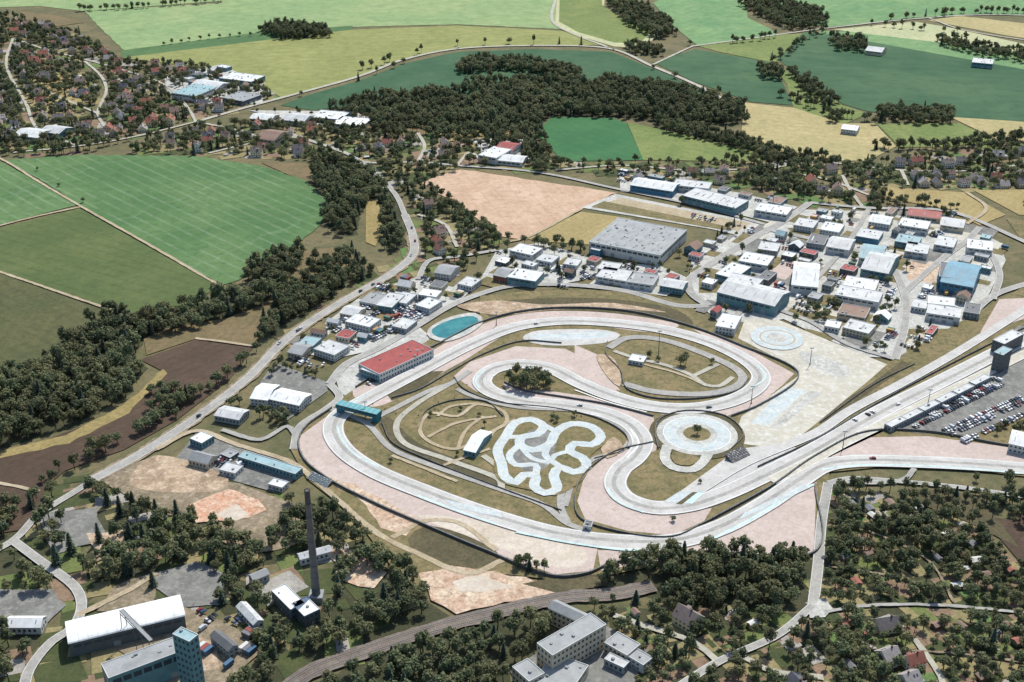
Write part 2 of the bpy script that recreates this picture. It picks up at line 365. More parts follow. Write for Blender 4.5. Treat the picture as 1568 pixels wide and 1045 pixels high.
def patches(name,pts,n,mats,smin=10,smax=34,ang=0.0):
    W=PX(pts); xs=[p.x for p in W]; ys=[p.y for p in W]
    for m in mats:
        mb=MB(); k=0; z0=nz(0.008)
        for _ in range(n*6):
            if k>=n: break
            x=U(min(xs),max(xs)); y=U(min(ys),max(ys))
            if not pin(x,y,W): continue
            a=ang+random.choice((0,math.pi/2)); L=U(smin,smax)/2;D=L*U(.3,.8)
            ex=Vector((math.cos(a),math.sin(a),0));ey=Vector((-ex.y,ex.x,0)); c=Vector((x,y,0))
            mb.face([tuple((c+ex*L*s+ey*D*t)[:2])+(z0+k*.0008,) for s,t in ((-1,-1),(1,-1),(1,1),(-1,1))],0); k+=1
        mb.obj(name,[m]); ZC[0]+=n*.0008
aI=math.atan2((P(1186,470)-P(1098,448)).y,(P(1186,470)-P(1098,448)).x)
EST=[(1060,385),(1230,322),(1450,330),(1540,375),(1515,450),(1440,500),(1390,550),(1260,518),(1110,505),(1055,440)]
ESW=[(495,498),(560,450),(640,425),(725,440),(640,500),(560,540),(440,540)]
ESM=[(755,390),(905,400),(1050,432),(1020,455),(735,440)]
patches('grass_verge',EST,44,[M_turf],ang=aI); patches('yard_surface',EST,30,[M_lotd,M_apron],ang=aI)
patches('grass_verge',ESW,14,[M_turf],ang=aI+.2,smax=24); patches('yard_surface',ESW,14,[M_lotd],ang=aI+.2,smax=24); patches('grass_verge',ESM,14,[M_turf],ang=aI,smax=24)
poly('yard',[(145,735),(235,700),(460,775),(430,800),(345,800),(250,790)],M_yard,jit=1)
poly('bare_earth',[(285,778),(320,762),(350,750),(395,766),(412,782),(380,796),(340,800),(300,803)],M_dirto,jit=1.5)
poly('bare_earth',[(330,790),(360,775),(385,788),(360,803)],M_gravel2,jit=1.5)
poly('bare_earth',[(345,800),(430,800),(480,790),(470,830),(400,850),(330,830)],M_yard,jit=2)
poly('bare_earth',[(235,700),(350,735),(340,752),(200,745)],M_dirt,smooth=True)
poly('yard',[(215,885),(300,862),(345,880),(340,930),(270,930)],M_lotd,jit=1)
poly('yard',[(60,790),(150,780),(165,830),(80,850)],M_lotd,jit=2)
poly('bare_earth',[(130,820),(190,815),(200,850),(150,860)],M_dirt,jit=2)
poly('yard',[(-40,905),(80,905),(100,930),(70,960),(-40,985)],M_lotd,jit=1)
poly('yard',[(280,930),(360,960),(400,1000),(330,1060),(270,1060),(130,960)],M_yard,jit=1)
poly('bare_earth',[(300,975),(330,985),(340,1025),(300,1030)],M_dirt,jit=1)
poly('bare_earth',[(170,905),(215,885),(240,900),(230,930),(150,940)],M_yard,jit=2)
poly('bare_earth',[(500,840),(545,845),(590,880),(575,905),(520,890)],M_dirt2,jit=1.5)
poly('paved_yard',[(780,1030),(850,985),(930,960),(1000,1000),(960,1060),(800,1070)],M_lotd,jit=1)
# circuit base
poly('grass',[(445,690),(455,655),(500,625),(540,600),(600,560),(660,520),(735,487),(735,455),(800,448),(900,445),(1000,452),(1060,470),(1080,505),(1180,487),(1355,560),(1460,500),(1640,400),(1640,740),(1400,712),(1270,725),(1246,850),(1100,850),(920,885),(850,890),(760,880),(640,905),(600,870),(540,790),(470,735)],M_turf)
poly('grass',[(735,470),(840,458),(960,462),(1040,478),(1060,500),(960,485),(850,478),(760,490)],M_turf2,smooth=True)
poly('bare_earth',[(700,470),(760,462),(830,468),(940,466),(1020,480),(940,474),(850,476),(760,484)],M_dirt,smooth=True)
poly('gravel_trap',[(540,600),(600,578),(660,540),(735,500),(790,484),(860,478),(960,484),(1040,500),(1000,510),(900,500),(800,505),(700,560),(570,625)],M_gravel,smooth=True)
poly('gravel_trap',[(1060,505),(1130,528),(1216,574),(1200,590),(1162,622),(1110,640),(1010,640),(1020,634),(1120,618),(1160,590),(1150,560),(1100,530)],M_gravel)
poly('gravel_trap',[(456,672),(500,640),(520,640),(525,690),(570,730),(700,782),(850,830),(915,842),(908,876),(850,882),(760,850),(640,800),(500,732),(462,705)],M_gravel)
poly('gravel_trap',[(640,792),(740,800),(850,828),(900,850),(890,868),(840,870),(760,838)],M_gravel2,smooth=True)
poly('gravel_trap',[(940,690),(895,730),(884,770),(896,797),(960,815),(1030,822),(1078,800),(1090,780),(1030,790),(950,770),(935,740),(980,690)],M_gravel)
poly('gravel_trap',[(1075,832),(1250,740),(1246,848),(1130,852),(1060,852),(920,876),(915,845),(1000,842)],M_gravel)
poly('gravel_trap',[(1262,698),(1328,672),(1420,670),(1640,700),(1640,722),(1400,704),(1290,706)],M_gravel)
poly('gravel_trap',[(695,578),(720,556),(790,532),(865,536),(905,555),(925,585),(960,612),(900,600),(850,572),(800,560),(750,572),(740,595),(770,612),(730,602)],M_gravel)
poly('gravel_trap',[(880,530),(915,545),(925,570),(950,600),(905,590),(880,560)],M_gravel)
poly('gravel_trap',[(770,588),(800,598),(850,602),(920,612),(1000,640),(1008,672),(1004,692),(985,700),(975,665),(940,637),(860,620),(780,612)],M_gravel)
poly('gravel_trap',[(1500,512),(1530,460),(1640,455),(1640,480),(1568,490)],M_gravel)
poly('embankment',[(580,590),(640,572),(680,570),(640,600),(600,616)],M_turf2)
poly('embankment',[(580,650),(592,640),(640,680),(760,730),(775,750),(700,730),(620,700)],M_turf2,smooth=True)
poly('embankment',[(1085,800),(1180,745),(1245,705),(1400,640),(1568,560),(1640,545),(1640,565),(1330,668),(1255,700),(1180,755),(1095,808)],M_turf2)
poly('embankment',[(1255,640),(1340,585),(1380,555),(1396,558),(1350,590),(1290,632),(1262,650)],M_turf2)
poly('bare_earth',[(480,722),(540,745),(580,765),(640,798),(620,825),(585,810),(560,775)],M_dirt2,jit=1.5)
poly('bare_earth',[(640,880),(700,868),(760,880),(845,896),(860,912),(800,920),(700,940),(660,918)],M_dirt2,jit=2)
poly('bare_earth',[(690,890),(740,886),(790,900),(740,912),(700,908)],M_gravel2,jit=2)
poly('bare_earth',[(800,895),(850,885),(930,880),(930,900),(850,910)],M_turf2,jit=1)
poly('grass',[(625,830),(650,808),(720,825),(765,855),(730,872),(650,855)],M_turf2,smooth=True)
poly('concrete_apron',[(1140,492),(1180,487),(1358,560),(1330,585),(1248,652),(1200,690),(1122,680),(1135,640),(1222,578),(1212,562),(1130,520)],M_apron,block=True)
poly('concrete_apron',[(1200,595),(1235,600),(1175,655),(1150,650)],M_kart)
poly('concrete_apron',[(1240,600),(1260,603),(1190,660),(1178,657)],M_lot)
poly('concrete_apron',[(1225,540),(1300,565),(1290,580),(1235,560)],M_lot,smooth=True)
poly('paved_yard',[(1130,690),(1200,680),(1248,700),(1160,740),(1060,775),(1010,778)],M_asph,block=True)
poly('car_park',[(1330,645),(1500,560),(1560,500),(1640,520),(1640,610),(1490,668),(1400,665)],M_lotd,block=True)
poly('concrete_apron',[(800,520),(815,510),(930,508),(950,515),(930,526),(830,530)],M_asph,smooth=True)
poly('concrete_apron',[(810,518),(822,513),(925,510),(938,514),(920,520),(830,524)],M_kart)
# ------------------------------------------------------------------ roads
def road(pts,w,mat=M_country,name='road',lines=True,**k):
    return strip(name,pts,w,mat,lines=[(w/2-0.35,0.15),(-w/2+0.35,0.15)] if lines else None,linemat=M_white,ragged=0 if lines else .3,**k)
RD={}
strip('road_verge',[(145,735),(200,706),(300,642),(380,580),(440,520),(520,466),(600,420),(632,392),(632,362)],12,M_yard,ragged=1.0)
RD['main']=road([(145,735),(200,706),(300,642),(380,580),(440,520),(520,466),(600,420),(632,392),(632,362),(620,330)],8,M_road)
road([(620,330),(606,300),(570,262),(530,236),(470,215)],5.5,M_road)
RD['top']=road([(300,188),(380,165),(450,146),(550,118),(620,92),(700,76),(820,71),(930,75),(1000,103),(1070,133),(1112,156)],6)
road([(858,-50),(850,0),(848,36),(880,54),(930,73)],5,lines=False)
for pts in ([(-100,205),(0,244),(60,280),(125,318),(240,383),(338,440)],[(-100,375),(0,347),(60,332),(125,318)],[(-100,385),(0,418),(170,476)],[(-100,730),(0,742),(60,755)],[(300,520),(350,526),(388,532)]):
    road(pts,3.0,M_dirtpath,'dirt_track',False)
road([(1060,72),(1150,60),(1260,45),(1400,30),(1500,24),(1640,26)],5,lines=False)
road([(1000,100),(1060,72)],4,lines=False)
road([(1420,28),(1480,48),(1640,72)],4,lines=False)
road([(145,735),(120,752),(60,790),(20,830),(-60,870)],5.5,M_road)
road([(1240,312),(1200,340),(1150,368),(1085,408),(1055,432),(1060,452),(1085,470)],8,M_road)
road([(1085,470),(1040,470),(960,448),(900,440),(840,437),(780,440),(735,452),(690,470),(640,500),(580,535),(530,560),(505,590)],7,M_road)
road([(505,590),(520,610),(500,628),(460,655),(450,690)],6,M_road)
road([(240,690),(300,662),(360,682),(450,712),(480,735),(520,770),(580,820),(640,850),(720,880),(770,860)],4,M_dirtpath,'dirt_track',False)
road([(600,826),(620,815),(650,800),(700,802),(760,845)],3.5,M_dirtpath,'dirt_track',False)
road([(340,660),(400,675),(440,655),(452,668)],4,M_road,'road',False)
for pts in ([(160,195),(150,175),(163,140),(155,118),(130,95)],[(20,235),(120,225),(200,212),(300,188)],[(300,188),(290,170),(250,130),(200,112),(140,95),(80,80),(20,60)],[(-60,120),(30,125),(90,150),(150,175)],[(20,60),(10,100),(40,160),(60,200),(120,225)],[(320,236),(380,222),(450,212),(530,236)],[(300,188),(360,200),(420,220)],
  [(640,250),(650,225),(640,205)],[(700,255),(720,235),(740,250)],[(850,262),(950,255),(1050,262),(1165,262),(1260,275),(1330,300)],[(1165,262),(1250,250),(1380,262),(1500,262),(1640,240)],[(1380,262),(1390,285)],
  [(1290,270),(1300,290),(1320,318)],[(640,330),(680,345),(700,380)],[(1100,1016),(1060,985),(1000,965),(940,945)],[(1130,1003),(1180,1030),(1260,1040)]):
    road(pts,4,M_country,'road',False)
road([(530,236),(560,250),(640,250),(700,255),(820,265),(950,292),(1060,315),(1170,345)],4.5,M_road)
road([(890,322),(805,366),(780,372)],3,M_dirtpath,'dirt_track',False)
road([(1240,312),(1330,320),(1450,325),(1560,368),(1640,410)],6,M_road)
road([(1370,552),(1385,500),(1384,450),(1350,400),(1260,372),(1170,352)],7,M_road)
road([(1384,450),(1440,400),(1480,370),(1500,350)],6,M_road)
road([(1268,742),(1258,800),(1252,870),(1244,935)],6.5,M_road)
poly('paved_yard',[(1236,925),(1262,918),(1276,935),(1262,948),(1240,950)],M_lot,jit=.5,block=True)
road([(1268,742),(1300,735),(1380,740),(1480,750),(1640,775)],4.5,M_road)
road([(1244,930),(1190,975),(1100,1016),(1030,1060)],5,M_road)
road([(1262,940),(1330,930),(1450,930),(1640,950)],2.4,M_road,'dirt_track',False)
road([(1400,980),(1440,1040),(1450,1080)],3.5,M_country,'dirt_track',False)
for pts in ([(1270,800),(1340,820),(1420,860),(1460,925)],[(1268,870),(1340,880),(1420,900)],[(1340,1000),(1420,1000),(1520,1010),(1640,1030)]): road(pts,1.6,M_yard,'dirt_path',False)
road([(35,1075),(45,1030),(80,985),(110,965),(125,935),(118,905),(60,860),(20,830)],6,M_road)
road([(120,945),(200,905),(240,880)],4,M_dirtpath,'dirt_track',False)
road([(1270,742),(1380,738),(1400,720)],4,M_road,'road',False)
road([(1480,490),(1520,455),(1560,440),(1640,420)],7,M_road)
road([(1480,370),(1510,385),(1530,420),(1520,460)],6,M_road)
road([(640,430),(660,400),(700,395),(760,385)],5,M_road)
road([(1480,296),(1510,320),(1480,345)],4,M_dirtpath,'dirt_track',False)
road([(1110,510),(1150,470),(1230,490),(1300,530),(1370,552)],5,M_road,'road',False)
road([(1240,440),(1300,372),(1330,322)],5,M_road,'road',False)
# railway
rp=strip('railway_ballast',[(420,1075),(470,1035),(560,1000),(650,970),(780,936),(870,917),(940,912),(1000,900)],11,M_ballast,ragged=.6)
mbr=MB(); zr=ZC[0]+0.12
for off in (-2.6,2.6):
    c=offset(rp,off)
    for d in (-0.72,0.72): ribbon(mbr,offset(c,d+.1),offset(c,d-.1),zr+0.1)
    for i in range(len(c)-1):
        L=(c[i+1]-c[i]).length; t=(c[i+1]-c[i]).normalized(); nn=Vector((-t.y,t.x,0))
        k=int(L/0.9)
        for s in range(k):
            q=c[i]+t*(s+.5)*L/k
            mbr.face([(q+nn*1.3+t*.13)[:2]+(zr,),(q+nn*1.3-t*.13)[:2]+(zr,),(q-nn*1.3-t*.13)[:2]+(zr,),(q-nn*1.3+t*.13)[:2]+(zr,)],1)
mbr.obj('railway_track',[M_rail,pmat('sleeper_wood',(84,76,68))])
# ------------------------------------------------------------------ circuit infield paths
def path(pts,w,mat=M_country,name='path',**k): return strip(name,pts,w,mat,**k)
path([(505,628),(560,650),(600,690),(660,715),(760,750),(830,775),(870,805),(900,815)],4.5,M_road)
path([(690,590),(640,620),(608,650),(618,680),(690,708),(765,738),(768,752)],4.5,M_country)
path([(560,650),(600,630),(660,600),(690,590),(720,570)],5,M_road)
path([(768,752),(764,720),(740,700)],4.5,M_country)
path([(865,778),(880,735),(910,705),(950,693),(965,672),(940,650),(880,632),(790,626),(720,608),(700,598)],4,M_road)
path([(870,805),(858,775),(862,745)],4.5,M_road)
path([(645,650),(660,635),(700,640),(730,622),(770,632),(775,650),(750,665),(700,690),(670,685),(645,668)],3,M_dirtpath,'dirt_path',closed=True)
for pts in ([(700,690),(715,660),(740,640)],[(670,640),(690,625),(735,620)],[(745,680),(760,660),(790,645)],[(655,672),(700,650),(760,640)],[(600,700),(640,716),(700,740)],[(680,715),(720,700),(750,690)],[(985,560),(1040,575),(1075,590)]): path(pts,2.6,M_dirtpath,'dirt_path',ragged=.3)
path([(932,535),(960,520),(1010,522),(1080,545),(1130,570),(1137,585),(1118,598),(1075,606),(1000,602),(955,590)],7,M_road)
path([(940,540),(970,550),(1020,562),(1060,578),(1080,592),(1100,594),(1122,580)],4,M_country)
path([(1062,578),(1100,560)],4,M_country)
poly('bare_earth',[(915,545),(935,548),(950,575),(948,595),(930,580)],M_dirt,smooth=True)
poly('bare_earth',[(920,690),(940,672),(955,690),(930,705)],M_dirt,smooth=True)
cc=P(1067,667)
def ring(name,c,r0,r1,mat):
    z=nz(); mb=MB(); n=72
    A=[Vector((c.x+r1*math.cos(2*math.pi*i/n),c.y+r1*math.sin(2*math.pi*i/n),0)) for i in range(n)]
    B=[Vector((c.x+r0*math.cos(2*math.pi*i/n),c.y+r0*math.sin(2*math.pi*i/n),0)) for i in range(n)]
    ribbon(mb,A,B,z,True); mb.obj(name,[mat]); mark_poly(A)
ring('skid_circle_surround',cc,0.1,33,M_turf2)
ring('skid_circle_pavement',cc,9,28,M_lot)
ring('skid_circle_wet_ring',cc,14,23,M_kart)
ring('skid_circle_marking',cc,23,23.4,M_white)
ring('skid_circle_island',cc,0.05,9.5,M_turf)
path([(1022,685),(1018,705),(1030,718),(1060,722),(1078,708),(1085,695)],7,M_lot)
poly('grass',[(1030,695),(1060,700),(1072,705),(1055,716),(1032,712)],M_turf,smooth=True)
c2=P(1190,520)
ring('skid_circle_pavement',c2,8,21,M_kart); ring('skid_circle_marking',c2,13,14.2,M_dirtpath); ring('skid_circle_island',c2,.05,8,M_lot)
# kart track
poly('kart_surround',[(756,705),(765,665),(790,645),(830,642),(880,648),(922,652),(930,678),(905,700),(895,735),(850,762),(820,755),(765,740)],M_turf,smooth=True)
poly('kart_surround',[(785,700),(790,680),(820,660),(850,668),(850,690),(835,720),(805,725)],M_lotd,smooth=True)
KT=[(768,712),(762,692),(774,672),(790,650),(812,645),(832,655),(822,668),(800,672),(796,684),(815,692),(840,684),(852,664),(875,652),(905,656),(920,672),(905,684),(880,682),(872,694),(892,704),(898,718),(878,726),(858,718),(848,730),(852,752),(834,758),(818,748),(820,732),(802,730),(790,742),(774,734)]
path(KT,7,M_kart,'kart_track',closed=True)
path([(774,672),(800,672)],5,M_kart,'kart_track'); path([(796,684),(780,700),(790,715),(820,715),(820,732)],5,M_kart,'kart_track')
path([(840,684),(835,700),(858,718)],5,M_kart,'kart_track'); path([(852,664),(835,655)],5,M_kart,'kart_track')
path([(800,690),(815,705),(842,712)],4,M_kart,'kart_track'); path([(872,694),(850,700),(842,712)],4,M_kart,'kart_track')
# ------------------------------------------------------------------ main circuit
T1=[(1660,478),(1568,522),(1450,582),(1335,640),(1250,690),(1165,733),(1105,760),(1050,777),(1000,780),(958,766),(942,745),(950,722),(972,704),(984,682),(970,656),(930,636),(870,624),(800,616),(752,602),(738,586),(755,568),(795,560),(840,566),(890,590),(940,610),(1000,625),(1060,628),(1115,618),(1155,598),(1165,578),(1145,556),(1090,528),(1020,508),(940,497),(860,494),(790,503),(720,530),(640,572),(560,615),(518,640),(510,660),(525,690),(570,722),(650,756),(750,792),(850,820),(940,832),(1030,832),(1100,812),(1170,775),(1225,738),(1262,716),(1310,709),(1400,710),(1500,715),(1660,728)]
TP=strip('race_track',T1,15,M_asph,lines=[(6.6,0.35),(-6.6,0.35)],linemat=M_white,seg=3)
strip('race_track_rubber_line',T1,3.0,M_road,block=False,off=0.8,ragged=.15)
strip('pit_lane',[(1660,500),(1568,545),(1460,598),(1360,648),(1290,682),(1235,712),(1180,740)],9,M_apron,lines=[(4,0.25),(-4,0.25)],linemat=M_white)
strip('service_road',[(1640,430),(1540,495),(1460,545),(1380,590),(1300,632),(1250,665),(1140,712),(1060,760)],8,M_asph,lines=[(3.6,0.25)],linemat=M_white)
def kerb(pts,w=1.5,mat=M_cyan): strip('kerb',pts,w*.8,mat,block=False)
kerb([(516,655),(524,676),(545,700),(580,718)]); kerb([(640,762),(700,785),(760,806)],1.8)
kerb([(790,818),(860,832),(950,845),(1010,846)],2); kerb([(1085,832),(1150,798),(1200,768),(1245,745)],2.4)
kerb([(1258,722),(1310,716),(1400,716),(1500,722),(1560,728)],1.8)
kerb([(930,750),(945,770),(985,788)]); kerb([(1150,598),(1172,580),(1160,562)],1.5)
kerb([(735,598),(728,586),(742,568)]); kerb([(560,608),(530,628),(512,642)],1.8)
kerb([(965,660),(978,682),(960,704)],1.4,M_white); kerb([(880,600),(930,618),(990,634)],1.2,M_white)
poly('run_off',[(1015,772),(1040,756),(1080,756),(1060,775)],M_kart)
poly('run_off',[(1040,770),(1058,760),(1078,758),(1060,774)],M_cyan)
poly('run_off',[(680,768),(760,786),(770,796),(700,782)],M_kart)
poly('run_off',[(1140,788),(1230,745),(1240,750),(1130,800)],M_kart)
poly('grass',[(1035,775),(1060,757),(1068,757),(1044,776)],M_turf2)
mb=MB(); zg=nz()
a=P(1420,597);b=P(1500,556); d=(b-a)
for i in range(24):
    q=a.lerp(b,i/24); t=d.normalized(); nn=Vector((-t.y,t.x,0)); s=3.2 if i%2 else -3.2
    q=q+nn*s
    mb.face([(q+nn*1.3+t*.2)[:2]+(zg,),(q+nn*1.3-t*.2)[:2]+(zg,),(q-nn*1.3-t*.2)[:2]+(zg,),(q-nn*1.3+t*.2)[:2]+(zg,)])
mb.obj('starting_grid_marking',[M_white])
ZTOP=ZC[0]+.02
def barrier(pts,h=.75,name='crash_barrier',thick=0.5,closed=False,mat=M_fence):
    wallline(name,catmull(PX(pts),closed,5),ZTOP+h,mat,thick,posts=ZTOP+h+1.2,closed=closed,z0=.45,ptop=M_btop)
barrier([(508,628),(470,655),(458,675),(465,705),(500,735),(570,772),(640,803),(740,845),(850,886),(905,880),(930,868),(1060,850),(1245,850),(1248,745)],1.1,thick=.9)
barrier([(545,596),(600,560),(660,535),(735,497),(790,481),(860,474),(960,479),(1050,500),(1130,530),(1222,574),(1165,622),(1120,640)],1.0,thick=.8)
barrier([(1660,682),(1568,688),(1420,664),(1328,664),(1250,700),(1180,748),(1090,798)],1.0,thick=.8)
barrier([(1090,798),(1070,808),(1030,825),(960,820),(890,798),(880,770),(892,732),(940,695),(1000,680)])
barrier([(1000,640),(930,622),(870,612),(800,600),(772,588)])
barrier([(1660,470),(1568,505),(1450,563),(1340,622),(1250,675),(1160,718)])
barrier([(600,612),(640,600),(690,572),(740,545),(800,525),(860,528)],.6)
barrier([(1008,690),(1003,665),(1010,645),(1050,632),(1110,640),(1138,668),(1120,690)])
barrier([(930,526),(928,545),(950,570),(960,598),(1000,612),(1080,612),(1130,600),(1146,582)],.6)
barrier([(585,650),(600,680),(650,705),(760,748),(860,785)],.5,thick=.3)
barrier([(695,580),(710,598),(760,618),(850,628),(920,645),(960,672),(955,692),(910,705)],.5,thick=.3)
barrier([(640,660),(655,630),(700,615),(745,618),(770,640)],.5,thick=.3)
barrier([(1400,560),(1340,590),(1255,650)],.5,thick=.3)
# pond
poly('pond_bank',[(655,508),(690,488),(728,482),(740,495),(718,514),(682,526),(658,520)],M_lot,smooth=True,block=True)
poly('pond_water',[(662,507),(692,492),(725,487),(733,495),(713,509),(682,521),(664,516)],M_water,smooth=True)
# ------------------------------------------------------------------ buildings
M_glass=pmat('window_glass',(62,74,84),0.2,0.1)
M_frame=pmat('trim_white',(206,210,207),0.6,0.1)
M_metal=pmat('metal_grey',(150,154,155),0.6,.2)
WALLS={'white':(200,202,198),'grey':(150,156,156),'teal':(104,142,148),'cream':(196,186,164),'brick':(150,98,80),'blue':(78,128,154),'dark':(96,102,104)}
ROOFS={'light':(200,202,200),'pale':(218,221,218),'grey':(158,161,160),'dark':(108,110,111),'red':(160,78,72),'blue':(116,160,178),'teal':(152,182,186),'brown':(138,112,96),'white':(236,238,235)}
def wm(k): return pmat('wall_'+k,WALLS[k],0.8,0.18,0.3)
def rm(k): return pmat('roof_'+k,ROOFS[k],0.6,0.24,0.14)
def hall(name,p0,p1,p2,h,wall='white',roof='light',kind='flat',storeys=None,sky=True):
    a=P(*p0,h);b=P(*p1,h);c=P(*p2,h)
    d=b-a; L=d.length
    ey=Vector((-d.y,d.x,0)).normalized(); W=(c-a).dot(ey)
    if W<0: a,b=b,a; d=b-a; W=-W
    W=max(W,6)
    return hallw(name,a,math.atan2(d.y,d.x),L,W,h,wall,roof,kind,storeys,sky)
def hallw(name,a,ang,L,W,h,wall,roof,kind,storeys=None,sky=True):
    ex=Vector((math.cos(ang),math.sin(ang),0)); ey=Vector((-ex.y,ex.x,0))
    A=Vector((a.x,a.y,0))
    mark_poly([A-ex*2-ey*2,A+ex*(L+2)-ey*2,A+ex*(L+2)+ey*(W+2),A-ex*2+ey*(W+2)])
    mb=MB()
    if kind=='gable':
        rh=W*0.12 if W>14 else W*0.3
        o=0.4; zr=h+rh
        mb.box(0,0,0,L,W,h-.15,0)
        for x in (0,L): mb.face([(x,0,h-.15),(x,W,h-.15),(x,W/2,zr-0.2)],0)
        mb.face([(-o,-o,h-0.1),(L+o,-o,h-0.1),(L+o,W/2,zr),(-o,W/2,zr)],1)
        mb.face([(-o,W+o,h-0.1),(-o,W/2,zr),(L+o,W/2,zr),(L+o,W+o,h-0.1)],1)
        mb.face([(-o,-o,h-0.1),(L+o,-o,h-0.1),(L+o,-o,h-0.4),(-o,-o,h-0.4)],3)
        if sky and L>18:
            n=int(L/8)
            for i in range(n):
                x=3+i*(L-6)/max(n-1,1)
                for s in (0.15,0.62):
                    y0=W*s; y1=W*(s+0.22)
                    z=lambda y:(h-0.1+(zr-h+0.1)*((y+o)/(W/2+o)) if y<W/2 else zr-(zr-h+0.1)*((y-W/2)/(W/2+o)))+0.06
                    mb.face([(x-.3,y0,z(y0)),(x+.3,y0,z(y0)),(x+.3,y1,z(y1)),(x-.3,y1,z(y1))],4)
    elif kind=='arch':
        n=10; pr=[(W/2-W/2*math.cos(math.pi*i/n), h+W*0.10*math.sin(math.pi*i/n)) for i in range(n+1)]
        mb.box(0,0,0,L,W,h-0.02,0)
        for i in range(n):
            (y0,z0_),(y1,z1_)=pr[i],pr[i+1]
            mb.face([(-.5,y0,z0_),(L+.5,y0,z0_),(L+.5,y1,z1_),(-.5,y1,z1_)],1)
        for x in (-.5,L+.5): mb.face([(x,y,z) for y,z in pr],3)
        for i in range(1,int(L/5)):
            x=i*5
            for j in range(n):
                (y0,z0_),(y1,z1_)=pr[j],pr[j+1]
                mb.face([(x-.1,y0,z0_+.06),(x+.1,y0,z0_+.06),(x+.1,y1,z1_+.06),(x-.1,y1,z1_+.06)],3)
    else:
        mb.box(0,0,0,L,W,h-0.35,0,mt=1)
        t=0.3
        mb.box(0,-0.02,h-0.35,L,t,h,3); mb.box(0,W-t,h-0.35,L,W+0.02,h,3); mb.box(-0.02,t,h-0.35,t,W-t,h,3); mb.box(L-t,t,h-0.35,L+0.02,W-t,h,3)
        zr=h-0.35
        if sky and L>16 and W>12:
            if L*W>3000:
                for i in range(int(L/9)):
                    for j in range(int(W/14)):
                        x=5+i*9;y=6+j*14
                        if x<L-4 and y+7<W: mb.box(x,y,zr,x+1.3,y+6,zr+0.3,4)
                for i in range(1,int(L/9)): mb.face([(i*9-0.6,1,zr+.03),(i*9-.3,1,zr+.03),(i*9-.3,W-1,zr+.03),(i*9-.6,W-1,zr+.03)],4)
            elif R()<.6:
                sp=random.choice((7,10,12)); w0=U(.25,.4)
                for i in range(int(L/sp)):
                    x=3+i*sp
                    if x+2<L: mb.box(x,W*w0,zr,x+1.0,W*(1-w0),zr+.22,3 if R()<.5 else 4)
        for k in range(int(L*W/160)+1):
            x=U(1.5,max(1.6,L-3.5));y=U(1.2,max(1.3,W-3)); s=U(.7,1.8)
            mb.box(x,y,zr+0.01,x+s,y+s*.8,zr+U(.4,1.1),4)
    ns=storeys or (1 if h<6 else 2)
    sh=(h-0.8)/ns
    for side in range(4):
        Ls=L if side%2==0 else W
        def pt(s,z,o=0.04):
            if side==0: return (s,-o,z)
            if side==1: return (L+o,s,z)
            if side==2: return (L-s,W+o,z)
            return (-o,W-s,z)
        big=(L*W>450 and not storeys)
        for st in range(ns):
            zb=st*sh+sh*0.38; zt=st*sh+sh*0.8
            if big and st==ns-1:
                x=2.0
                while x+4.2<Ls: mb.face([pt(x,zb),pt(x+4.2,zb),pt(x+4.2,zt),pt(x,zt)],2); x+=5.2
            elif big:
                x=4.0
                while x+4<Ls:
                    if R()<.6: mb.face([pt(x,0.1),pt(x+3.6,0.1),pt(x+3.6,min(4,sh*.9)),pt(x,min(4,sh*.9))],4)
                    x+=9
            else:
                x=1.0
                while x+1.5<Ls: mb.face([pt(x,zb),pt(x+1.4,zb),pt(x+1.4,zt),pt(x,zt)],2); x+=2.8
        if not big: mb.face([pt(Ls/2-.6,0.05,.07),pt(Ls/2+.6,0.05,.07),pt(Ls/2+.6,2.1,.07),pt(Ls/2-.6,2.1,.07)],4)
    return mb.obj(name,[wm(wall),rm(roof),M_glass,M_frame,M_metal],(A.x,A.y,0.6),ang)
hall('logistics_warehouse',(902,371),(1011,392),(1069,356),11,'white','grey','flat')
hall('loading_annex',(904,382),(918,385),(925,372),7,'blue','light')
hall('factory_hall',(1098,448),(1186,470),(1226,452),10,'teal','light','gable')
hall('factory_hall',(1102,440),(1150,450),(1180,430),11,'grey','light')
hall('factory_hall',(1212,437),(1252,441),(1264,406),9,'white','pale','gable')
hall('blue_sports_hall',(1440,432),(1490,441),(1525,412),10,'blue','blue','gable')
hall('blue_sports_hall_wing',(1438,424),(1462,427),(1466,405),12,'blue','dark')
hall('factory_hall',(1044,300),(1126,320),(1140,306),8,'teal','light','flat')
hall('factory_hall',(965,284),(1030,294),(1040,282),7,'blue','pale','gable')
hall('factory_hall',(1030,284),(1085,290),(1090,280),7,'white','light')
hall('factory_hall',(1155,322),(1205,330),(1212,318),7,'white','pale')
hall('red_roof_grandstand_hall',(581,574),(664,536),(636,519),8,'white','red','flat',storeys=2,sky=False)
hall('pit_annex',(552,566),(580,576),(590,566),7,'teal','white')
